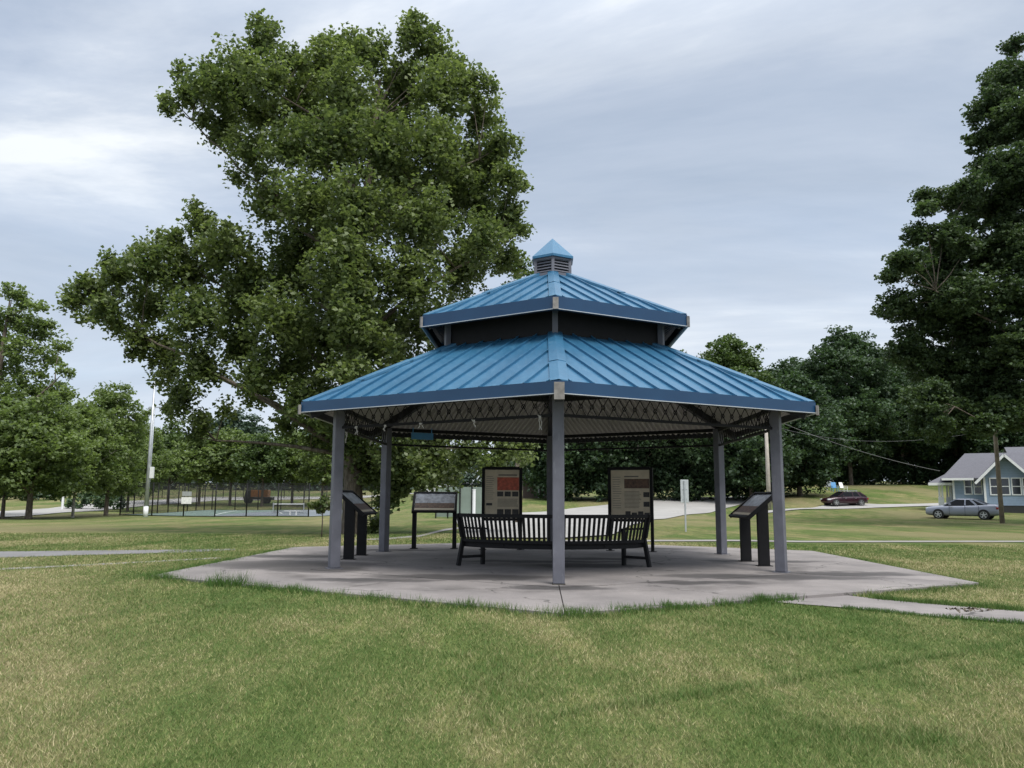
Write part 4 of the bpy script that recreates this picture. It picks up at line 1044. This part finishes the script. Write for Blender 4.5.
for x in (-1.5, 1.1):
    for s in (-1, 1):
        mb = MB(); mb.tube([(x, s*.7, .42), (x, s*.95, .42)], .42, 16); mb.build('wheel', 'tyre', root)
# white post across the left road
q = G(63, 96); mb = MB(); mb.tube([(0, 0, -.1), (0, 0, 1.5)], .14, 8); mb.tube([(0, 0, 1.5), (0, 0, 1.55)], .17, 8); o = mb.build('marker_post', 'white_paint'); o.location = q; tag(o, 'short white post across the road behind the young trees', 'post')
# screened fence and buildings behind the pavilion
sfa = G(436, 60); sfb = G(484, 60); L = sfb.x-sfa.x; root = empty('screened_fence', sfa, 0, 'fence covered with pale green windscreen, left of the upright display board', 'fence')
for i in range(5):
    mb = MB(); x = L*i/4; mb.tube([(x, 0, -.2), (x, 0, 2.6)], .05, 8); mb.build('post', 'black_steel', root)
mb = MB(); mb.box(.0, L, .06, .07, .12, 2.35); mb.build('windscreen', 'windscreen_green', root)
mb = MB(); mb.bar((0, 0, 2.6), (L, 0, 2.6), .05, .05); mb.build('rail', 'black_steel', root)
q = G(474, 55); mb = MB(); mb.tube([(0, 0, -.1), (0, 0, 2.05)], .11, 10); mb.tube([(0, 0, 2.05), (0, 0, 2.1)], .13, 10); o = mb.build('marker_post', 'white_paint'); o.location = q; tag(o, 'white bollard post in front of the green screened fence', 'post')

def window(root, x0, x1, z0, z1, y, bars=1, ny=-1, frame='white_paint', t=.09):
    fr = MB(); e = .06
    for a in ((x0-t, x1+t, z1, z1+t), (x0-t, x1+t, z0-t, z0), (x0-t, x0, z0, z1), (x1, x1+t, z0, z1)): fr.box(a[0], a[1], y-e, y+.01, a[2], a[3])
    if bars: fr.box(x0, x1, y-.045, y+.01, (z0+z1)/2-.035, (z0+z1)/2+.035)
    f_ = fr.build('window', frame, root)
    g_ = MB(); g_.box(x0, x1, y-.012, y+.005, z0, z1); g_.build('pane', 'window_glass', f_)
q = G(523, 97); root = empty('brick_building', q, 0, 'small flat roofed brown brick building far behind the pavilion, left of the front post', 'building')
q2 = G(566, 97); bw = q2.x-q.x
mb = MB(); mb.box(0, bw, 0, 4, -.3, 2.35); mb.build('wall', 'brick_brown', root)
mb = MB(); mb.box(-.25, bw+.25, -.3, 4.3, 2.352, 2.58); mb.build('roof', 'white_paint', root, bevel=.01)
mb = MB(); mb.box(1.82, 1.98, -.06, -.003, 0, 2.35); mb.build('downpipe', 'white_paint', root)
mb = MB(); mb.box(bw-1.4, bw-.4, -.05, -.003, 0, 2.0); mb.build('door', 'dark_machine', root)
q = G(418, 118); root = empty('pale_building', q, 0, 'pale gabled building glimpsed through the sycamore leaves behind the left information panel', 'building')
bw = G(446, 118).x-q.x
mb = MB(); mb.box(0, bw, 0, 7, -.5, 2.9); mb.build('wall', 'siding_white', root)
mb = MB(); mb.add([(-.4, -.4, 3.2), (bw+.4, -.4, 3.2), (bw+.4, 7.4, 3.2), (-.4, 7.4, 3.2), (-.4, 3.5, 5.2), (bw+.4, 3.5, 5.2)], [(0, 1, 5, 4), (2, 3, 4, 5), (0, 4, 3), (1, 2, 5), (3, 2, 1, 0)]); mb.build('roof', 'shingle_grey', root)
window(root, 1.4, 2.3, 1.2, 2.2, 0)

# ------------------------------------------------------------------ the blue house
HD = 68.0
def hx(px): return P(px, 490, HD).x
HROT = R(-27)
o0 = Vector((hx(984), HD, h(hx(984), HD)))
house = empty('blue_house', o0, HROT, 'single storey blue sided house with white trim, grey shingle roof and a side porch', 'house')
def Z(py, dd=0): return P(984, py, HD+dd).z - o0.z
def X(px, dd=0): return (px-984)/13.4*(1+dd/78)+.06*dd
ze = 3.05; zpk = 4.75
base = .55
xw1 = X(1027); xm0 = X(953, 1.2)
wl = MB(); wl.box(0, xw1, 0, 9, base, ze)                    # front wing
pk = (xw1)/2; wl.add([(0, 0, ze), (xw1, 0, ze), (pk, 0, zpk-.12), (0, 9, ze), (xw1, 9, ze), (pk, 9, zpk-.12)], [(0, 1, 2), (4, 3, 5)])
wl.box(xm0, -.002, 1.2, 9, base, ze)                       # main body to the left
wl.box(xw1+.002, xw1+6, 1.2, 9, base, ze)
wl.build('wall', 'siding_blue', house)
fd = MB(); fd.box(.03, xw1-.03, .03, 8.9, -.6, base-.002); fd.box(xm0+.03, .028, 1.23, 8.9, -.6, base-.003); fd.box(xw1-.028, xw1+5.9, 1.23, 8.9, -.6, base-.003); fd.build('foundation', 'dark_machine', house)
# roofs
rf = MB(); ov = .65; sl = (zpk-ze)/pk
def slab(mb, quad, t=.12):
    n_ = (Vector(quad[1])-Vector(quad[0])).cross(Vector(quad[2])-Vector(quad[0])).normalized()
    if n_.z < 0: quad = quad[::-1]; n_ = -n_
    lo = [Vector(p)-Vector((0, 0, t)) for p in quad]; k = len(quad)
    mb.add([Vector(p) for p in quad]+lo, [tuple(range(k)), tuple(range(2*k-1, k-1, -1))]+[(i, i+k, (i+1) % k+k, (i+1) % k) for i in range(k)])
zt = .14
slab(rf, [(-ov, -ov, ze-sl*ov+zt), (pk, -ov, zpk+zt), (pk, 6, zpk+zt), (-ov, 6, ze-sl*ov+zt)])
slab(rf, [(xw1+ov, -ov, ze-sl*ov+zt), (pk, -ov, zpk+zt), (pk, 6, zpk+zt), (xw1+ov, 6, ze-sl*ov+zt)])
# main hipped roof: ridge runs left-right
zr = 5.25; yr = 5.2; xl = xm0-.85; yf = .55; zl = ze-.15; xh = X(968, 5)
slab(rf, [(xl, yf, zl), (xw1+7, yf, zl), (xw1+7, yr, zr), (xh, yr, zr)])
slab(rf, [(xl, 9.8, zl), (xw1+7, 9.8, zl), (xw1+7, yr, zr), (xh, yr, zr)])
slab(rf, [(xl, yf, zl), (xh, yr, zr), (xl, 9.8, zl)])
# porch roof
xp = X(928, 2); 
slab(rf, [(xp, 1.6, zl-.38), (xm0+.2, 1.6, zl-.38), (xm0+.2, 4.6, zl+.75), (xp+2.0, 4.6, zl+.75)])
slab(rf, [(xp, 1.6, zl-.38), (xp+2.0, 4.6, zl+.75), (xp, 7.6, zl-.38)])
rf.build('roof', 'shingle_grey', house)
tr = MB()
tr.bar((-ov, -ov-.02, ze-sl*ov+.03), (pk, -ov-.02, zpk+.03), .05, .2); tr.bar((xw1+ov, -ov-.02, ze-sl*ov+.03), (pk, -ov-.02, zpk+.03), .05, .2)
tr.box(xl, -ov-.02, yf-.04, yf-.003, zl-.2, zl-.01); tr.box(xp, xm0+.1, 1.55, 1.597, zl-.62, zl-.39)
for x, y in ((-.01, -.02), (xw1-.14, -.02), (xm0-.02, 1.18)): tr.box(x, x+.16, y-.02, y+.14, base, ze-.1)
tr.build('trim', 'white_paint', house)
for px0, px1 in ((965.5, 971.5), (975, 981.5)): window(house, X(px0, 1.2), X(px1, 1.2), 1.55, 2.75, 1.2)
for px0, px1 in ((991, 999), (1001, 1008.5), (1012, 1019.5), (1022.5, 1026)): window(house, X(px0), X(px1), 1.5, 2.8, 0)
for (x, y) in ((X(937.5, 2)+.0, 2.0), (X(943.5, 2)+.2, 3.6)):
    pc_ = MB(); pc_.box(x, x+.75*.6, y, y+.45, -.4, 1.25); pc_.box(x+.04, x+.20, y+.06, y+.22, 1.25, zl-.55); pc_.box(x+.26, x+.42, y+.06, y+.22, 1.25, zl-.55); pc_.build('porch_column', 'white_paint', house)
pf = MB(); pf.box(X(936, 2), xm0-.003, 1.9, 7.4, -.5, .45); pf.build('porch_floor', 'concrete_plain', house)
dr = MB(); dr.box(xm0-.05, xm0-.003, 3.5, 4.5, .46, 2.5); dr.build('door', 'white_paint', house)
# house behind, only its upper windows show
q = Vector((P(1011, 450, 86).x, 86, h(P(1011, 450, 86).x, 86)-1.3)); root = empty('far_house', q, HROT, 'farther house whose grey upper roof shows just above the blue house roof', 'house')
mb = MB(); mb.box(0, 8, 0, 7, -.5, 6.3); mb.build('wall', 'siding_blue', root)
mb = MB(); slab(mb, [(-.3, -.4, 6.2), (8.6, -.4, 6.2), (8.6, 3.5, 7.4), (-.3, 3.5, 7.4)]); slab(mb, [(-.3, 7.6, 6.2), (8.6, 7.6, 6.2), (8.6, 3.5, 7.4), (-.3, 3.5, 7.4)]); mb.build('roof', 'shingle_grey', root)
window(root, .8, 1.8, 4.6, 5.9, 0, t=.15); window(root, 3.4, 4.4, 4.6, 5.9, 0, t=.15)

# ------------------------------------------------------------------ cars
def car(name, loc, rz, label, paint, L, Hh, W_, belt, hood, sections, green, wheels, group='parked cars', wr=.33, rack=False):
    root = empty(name, loc, rz, label, 'car', group)
    mb = MB(); n = None; vs = []
    for (x, w, z0, z1) in sections:      # front is +x
        w = w*W_/2; zm = z0+(z1-z0)*.45
        ringp = [(-w*.82, z0), (-w*.97, z0+.10), (-w, zm), (-w*.97, z1-.10), (-w*.86, z1-.01), (-w*.4, z1+.02), (w*.4, z1+.02), (w*.86, z1-.01), (w*.97, z1-.10), (w, zm), (w*.97, z0+.10), (w*.82, z0)]
        n = len(ringp); vs += [(x, y, z) for y, z in ringp]
    fs = [(i*n+k, i*n+(k+1) % n, (i+1)*n+(k+1) % n, (i+1)*n+k) for i in range(len(sections)-1) for k in range(n)]
    fs += [tuple(range(n-1, -1, -1)), tuple((len(sections)-1)*n+k for k in range(n))]
    mb.add(vs, fs); body = mb.build('body', paint, root, smooth=True)
    bv = body.modifiers.new('subd', 'SUBSURF'); bv.levels = 1; bv.render_levels = 1
    # greenhouse: (x at belt rear, x roof rear, x roof front, x belt front)
    xr, xrr, xrf, xf = green; wb = W_/2*.86; wt = W_/2*.66; zb = belt-.03; zt_ = Hh-.05
    gl = MB(); g8 = [(xr, -wb, zb), (xf, -wb, zb), (xf, wb, zb), (xr, wb, zb), (xrr, -wt, zt_), (xrf, -wt, zt_), (xrf, wt, zt_), (xrr, wt, zt_)]
    gl.add(g8, [(3, 2, 1, 0), (4, 5, 6, 7), (0, 1, 5, 4), (1, 2, 6, 5), (2, 3, 7, 6), (3, 0, 4, 7)]); gl.build('windows', 'car_glass', root)
    rf = MB(); mid = (xrr+xrf)/2
    rv_ = []
    for x, w in ((xrr-.10, wt*.96), (xrr+.15, wt*1.03), (mid, wt*1.05), (xrf-.15, wt*1.03), (xrf+.08, wt*.96)):
        top = Hh-.0 if abs(x-mid) < abs(xrf-mid)*.9 else Hh-.035
        rv_ += [(x, -w, Hh-.075), (x, -w*.7, top), (x, w*.7, top), (x, w, Hh-.075)]
    rf.add(rv_, [(i*4+k, i*4+k+1, (i+1)*4+k+1, (i+1)*4+k) for i in range(4) for k in range(3)]+[(i*4+3, i*4, (i+1)*4, (i+1)*4+3) for i in range(4)]+[(0, 3, 2, 1), (16, 17, 18, 19)])
    pl = rf
    for s in (-1, 1):
        pl.bar((xr, s*wb, zb), (xrr, s*wt, zt_), .12, .03, (0, 1, 0)); pl.bar((xf, s*wb, zb), (xrf, s*wt, zt_), .07, .03, (0, 1, 0))
        pl.bar((mid-.05, s*(wb+.006), zb), (mid-.05, s*(wt+.012), zt_), .08, .02, (0, 1, 0))
        pl.bar((xr*.62+xrr*.38+.35, s*(wb+.004), zb), (xrr+.22, s*(wt+.01), zt_), .14, .02, (0, 1, 0))
    pl.build('roof', paint, root)
    for x in wheels:
        for s in (-1, 1):
            ar = MB(); ar.tube([(x, s*(W_/2-.25), wr+.02), (x, s*(W_/2+.004), wr+.02)], wr+.055, 24); ar.build('wheel_arch', 'tyre', root)
            w = MB(); w.tube([(x, s*(W_/2-.2), wr), (x, s*(W_/2+.015), wr)], wr, 24); wo = w.build('wheel', 'tyre', root)
            r_ = MB(); r_.tube([(x, s*(W_/2+.016), wr), (x, s*(W_/2+.028), wr)], [wr*.30, wr*.25], 12)
            for k in range(5):
                a = k*2*PI/5+.3; r_.bar((x+math.cos(a)*.05, s*(W_/2+.02), wr+math.sin(a)*.05), (x+math.cos(a)*wr*.70, s*(W_/2+.02), wr+math.sin(a)*wr*.70), .016, .075, (0, 0, 1) if abs(math.cos(a)) > .5 else (1, 0, 0))
            ro = [(x+math.cos(t)*wr*.70, s*(W_/2+.02), wr+math.sin(t)*wr*.70) for t in np.linspace(0, 2*PI, 17)]
            for k in range(16): r_.bar(ro[k], ro[k+1], .02, .05, (0, 1, 0))
            r_.build('rim', 'rim', wo)
    x0, x1 = sections[0][0], sections[-1][0]
    for s in (-1, 1):
        hl = MB(); hl.box(x1-.42, x1-.06, s*W_/2*.72-.14, s*W_/2*.72+.14, hood-.24, hood-.10); hl.build('headlight', 'head_lamp', root, bevel=.03)
        tl = MB(); tl.box(x0+.0, x0+.16, s*W_/2*.68-.2, s*W_/2*.68+.2, belt-.30, belt-.14); tl.build('tail_light', 'tail_lamp', root, bevel=.02)
        mr = MB(); mr.box(xf-.55, xf-.40, s*(W_/2+.05)-.07, s*(W_/2+.05)+.07, belt-.02, belt+.10); mr.build('mirror', paint, root, bevel=.02)
        dh = MB()
        for x in (mid-.35, mid+.75): dh.box(x, x+.16, s*(W_/2)-.006, s*(W_/2)+.02, belt-.20, belt-.165)
        dh.build('door_handle', 'rim', root)
        dl = MB()
        for x in (mid-.05, mid+1.0, mid-.95): dl.box(x-.008, x+.008, s*(W_/2*.985)-.01, s*(W_/2*1.0)+.002, .30, belt-.06)
        dl.build('door_gap', 'tyre', root)
    bm_ = MB(); bm_.box(x0-.02, x0+.05, -W_*.36, W_*.36, .30, .42); bm_.build('bumper', 'tyre' if rack else paint, root, bevel=.02)
    np_ = MB(); np_.box(x0-.03, x0-.005, -.16, .16, .5, .62); np_.build('number_plate', 'white_plastic', root)
    if rack:
        rk = MB()
        for s in (-1, 1): rk.bar((xrr+.1, s*wt*.85, Hh+.09), (xrf-.1, s*wt*.85, Hh+.09), .04, .04)
        for x in (xrr+.3, xrf-.4): rk.bar((x, -wt*.9, Hh+.12), (x, wt*.9, Hh+.12), .05, .03); [rk.box(x-.03, x+.03, s*wt*.85-.03, s*wt*.85+.03, Hh-.03, Hh+.1) for s in (-1, 1)]
        rk.build('roof_rack', 'galvanised', root)
        hs = MB(); hs.bar((xr-.02, -wb*.9, belt), (xrr-.04, -wt*.95, Hh-.04), .05, .05); hs.bar((xr-.02, wb*.9, belt), (xrr-.04, wt*.95, Hh-.04), .05, .05); hs.build('tailgate_highlight', 'galvanised', root)  # pale bars put in as the highlight along the hatch edges
    return root
sed = [(-2.45, .78, .40, .98), (-2.42, .90, .28, 1.08), (-1.9, .98, .22, 1.10), (-1.0, 1, .20, 1.06), (0, 1, .20, 1.0), (.9, 1, .20, 1.0), (1.5, .99, .21, .98), (2.1, .96, .22, .92), (2.40, .90, .26, .86), (2.47, .80, .32, .78)]
q = G(962.5, 60.5)
car('silver_sedan', q, R(139), 'silver four door sedan parked on the grass in front of the blue house', 'car_silver', 4.95, 1.50, 1.88, 1.04, .92, sed, (-1.75, -.85, .35, 1.15), (-1.5, 1.52))
wag = [(-2.2, .80, .40, .90), (-2.15, .92, .28, .95), (-1.6, .98, .22, .96), (-.8, 1, .20, .95), (0, 1, .20, .94), (.8, 1, .20, .92), (1.4, .98, .21, .86), (1.95, .92, .22, .76), (2.18, .80, .28, .66), (2.23, .6, .36, .56)]
q = G(844, 80)
car('maroon_wagon', q, R(190), 'dark maroon wagon with a roof rack parked on the street below the lawn chairs', 'car_maroon', 4.45, 1.42, 1.72, .93, .80, wag, (-2.0, -1.35, .35, 1.1), (-1.35, 1.38), rack=True, wr=.31)

# ------------------------------------------------------------------ lawn chairs on the slope
def chair(px, d, rz, mat, label):
    q = G(px, d); root = empty('lawn_chair', q, rz, label, 'chair', 'chairs on the slope')
    mb = MB(); mb.box(-.32, .32, -.3, .3, .42, .47); mb.build('seat', mat, root, bevel=.02)
    mb = MB(); mb.add([(-.33, .26, .46), (.33, .26, .46), (.33, .31, .46), (-.33, .31, .46), (-.30, .50, 1.15), (.30, .50, 1.15), (.30, .55, 1.15), (-.30, .55, 1.15)], [(3, 2, 1, 0), (4, 5, 6, 7), (0, 1, 5, 4), (1, 2, 6, 5), (2, 3, 7, 6), (3, 0, 4, 7)]); mb.build('backrest', mat, root, bevel=.02)
    for s in (-1, 1):
        for y in (-.26, .26):
            mb = MB(); mb.bar((s*.28, y, .42), (s*.34, y*1.2, -.05), .05, .05); mb.build('leg', mat, root)
        mb = MB(); mb.bar((s*.34, -.3, .66), (s*.34, .34, .68), .06, .04); mb.bar((s*.34, -.28, .44), (s*.34, -.28, .66), .04, .04); mb.build('armrest', mat, root)
chair(835.5, 99, R(0), 'blue_plastic', 'blue lawn chair on the slope above the maroon car')
chair(844.5, 99, R(25), 'white_plastic', 'white plastic lawn chair on the slope, right of the blue one')
chair(827.5, 101, R(-60), 'sign_back', 'small greyish lawn chair on the slope, left of the blue one')

# clump of dead leaves on the walkway
mb = MB(); rs = random.Random(5)
for i in range(45):
    x, y = rs.gauss(0, .12), rs.gauss(0, .03); a = rs.uniform(0, PI); z = rs.uniform(.0, .03)
    mb.add([(x, y, z), (x+.04*math.cos(a), y+.04*math.sin(a), z+.01), (x+.02*math.cos(a+1.2), y+.03*math.sin(a+1.2), z+.025)], [(0, 1, 2)])
o = mb.build('leaf_litter', 'dry_leaf'); q = gp(968, 614, -.03); o.location = (q[0], q[1], h(*q)+.04); tag(o, 'small clump of dead brown leaves lying on the walkway', 'leaf litter')

# ------------------------------------------------------------------ light and sky
SUN_EL = R(58); SUN_AZ = R(150)      # azimuth clockwise from +y: behind the camera, to the right
sl_ = bpy.data.lights.new('sun', 'SUN'); sl_.energy = 1.5; sl_.angle = R(25); sl_.color = (1, .97, .92)
so = bpy.data.objects.new('sun', sl_); col.objects.link(so)
dv = Vector((math.sin(SUN_AZ)*math.cos(SUN_EL), math.cos(SUN_AZ)*math.cos(SUN_EL), math.sin(SUN_EL)))
so.rotation_euler = dv.to_track_quat('Z', 'Y').to_euler(); so.location = (0, 0, 30)
w = bpy.data.worlds.new('World'); sc.world = w; w.use_nodes = True; nt = w.node_tree
bg = nt.nodes['Background']; sky = nt.nodes.new('ShaderNodeTexSky'); sky.sky_type = 'NISHITA'; sky.sun_disc = False
sky.sun_elevation = SUN_EL; sky.sun_rotation = SUN_AZ; sky.dust_density = 2; sky.ozone_density = 1.5
tc = N(nt, 'ShaderNodeTexCoord'); sp = N(nt, 'ShaderNodeSeparateXYZ'); nt.links.new(tc.outputs['Generated'], sp.inputs[0])
zz_ = math_(nt, 'ADD', math_(nt, 'MAXIMUM', sp.outputs['Z'], 0), .16)
cx = math_(nt, 'DIVIDE', sp.outputs['X'], zz_); cy = math_(nt, 'DIVIDE', sp.outputs['Y'], zz_)
cb_ = N(nt, 'ShaderNodeCombineXYZ'); nt.links.new(math_(nt, 'MULTIPLY_ADD', cx, .62, 2.35), cb_.inputs[0]); nt.links.new(math_(nt, 'SUBTRACT', cy, .42), cb_.inputs[1])
n1 = noise(nt, cb_.outputs[0], .66, 8, .6, .6)
mp = N(nt, 'ShaderNodeMapping'); mp.inputs['Location'].default_value = (3.1, 1.7, 0); nt.links.new(cb_.outputs[0], mp.inputs[0])
n2 = noise(nt, mp.outputs[0], 1.1, 6, .55, .3)
K = 4.1
cloud = ramp(nt, n1, [(.37, tuple(K*v for v in (.33, .405, .52))), (.47, tuple(K*v for v in (.45, .515, .62))), (.54, tuple(K*v for v in (.60, .655, .735))), (.62, tuple(K*v for v in (.93, .95, .955)))])
cloud = mix(nt, ramp(nt, n2, [(.35, (.0, .0, .0)), (.7, (.4, .4, .4))]), cloud, tuple(K*v for v in (.45, .53, .665)))
# paler towards the horizon where the layer is seen at a slant
hz = ramp(nt, sp.outputs['Z'], [(.0, (.75, .75, .75)), (.18, (.4, .4, .4)), (.45, (.0, .0, .0))])
cloud = mix(nt, hz, cloud, tuple(K*v for v in (.68, .755, .85)))
cloud = mix(nt, 1.0, cloud, ramp(nt, sp.outputs['Z'], [(.5, (1, 1, 1)), (.85, (2.1, 2.05, 2.0))]), 'MULTIPLY')
cov = ramp(nt, n2, [(.30, (.86, .86, .86)), (.5, (.97, .97, .97))])
final = mix(nt, cov, sky.outputs[0], cloud)
nt.links.new(final, bg.inputs['Color']); bg.inputs['Strength'].default_value = .12

sc.view_settings.view_transform = 'Standard'; sc.view_settings.look = 'None'; sc.view_settings.exposure = 1.22; sc.view_settings.gamma = 1
sc.view_settings.use_curve_mapping = False
sc.cycles.max_bounces = 5; sc.cycles.diffuse_bounces = 3; sc.cycles.glossy_bounces = 2; sc.cycles.transparent_max_bounces = 16; sc.cycles.transmission_bounces = 2
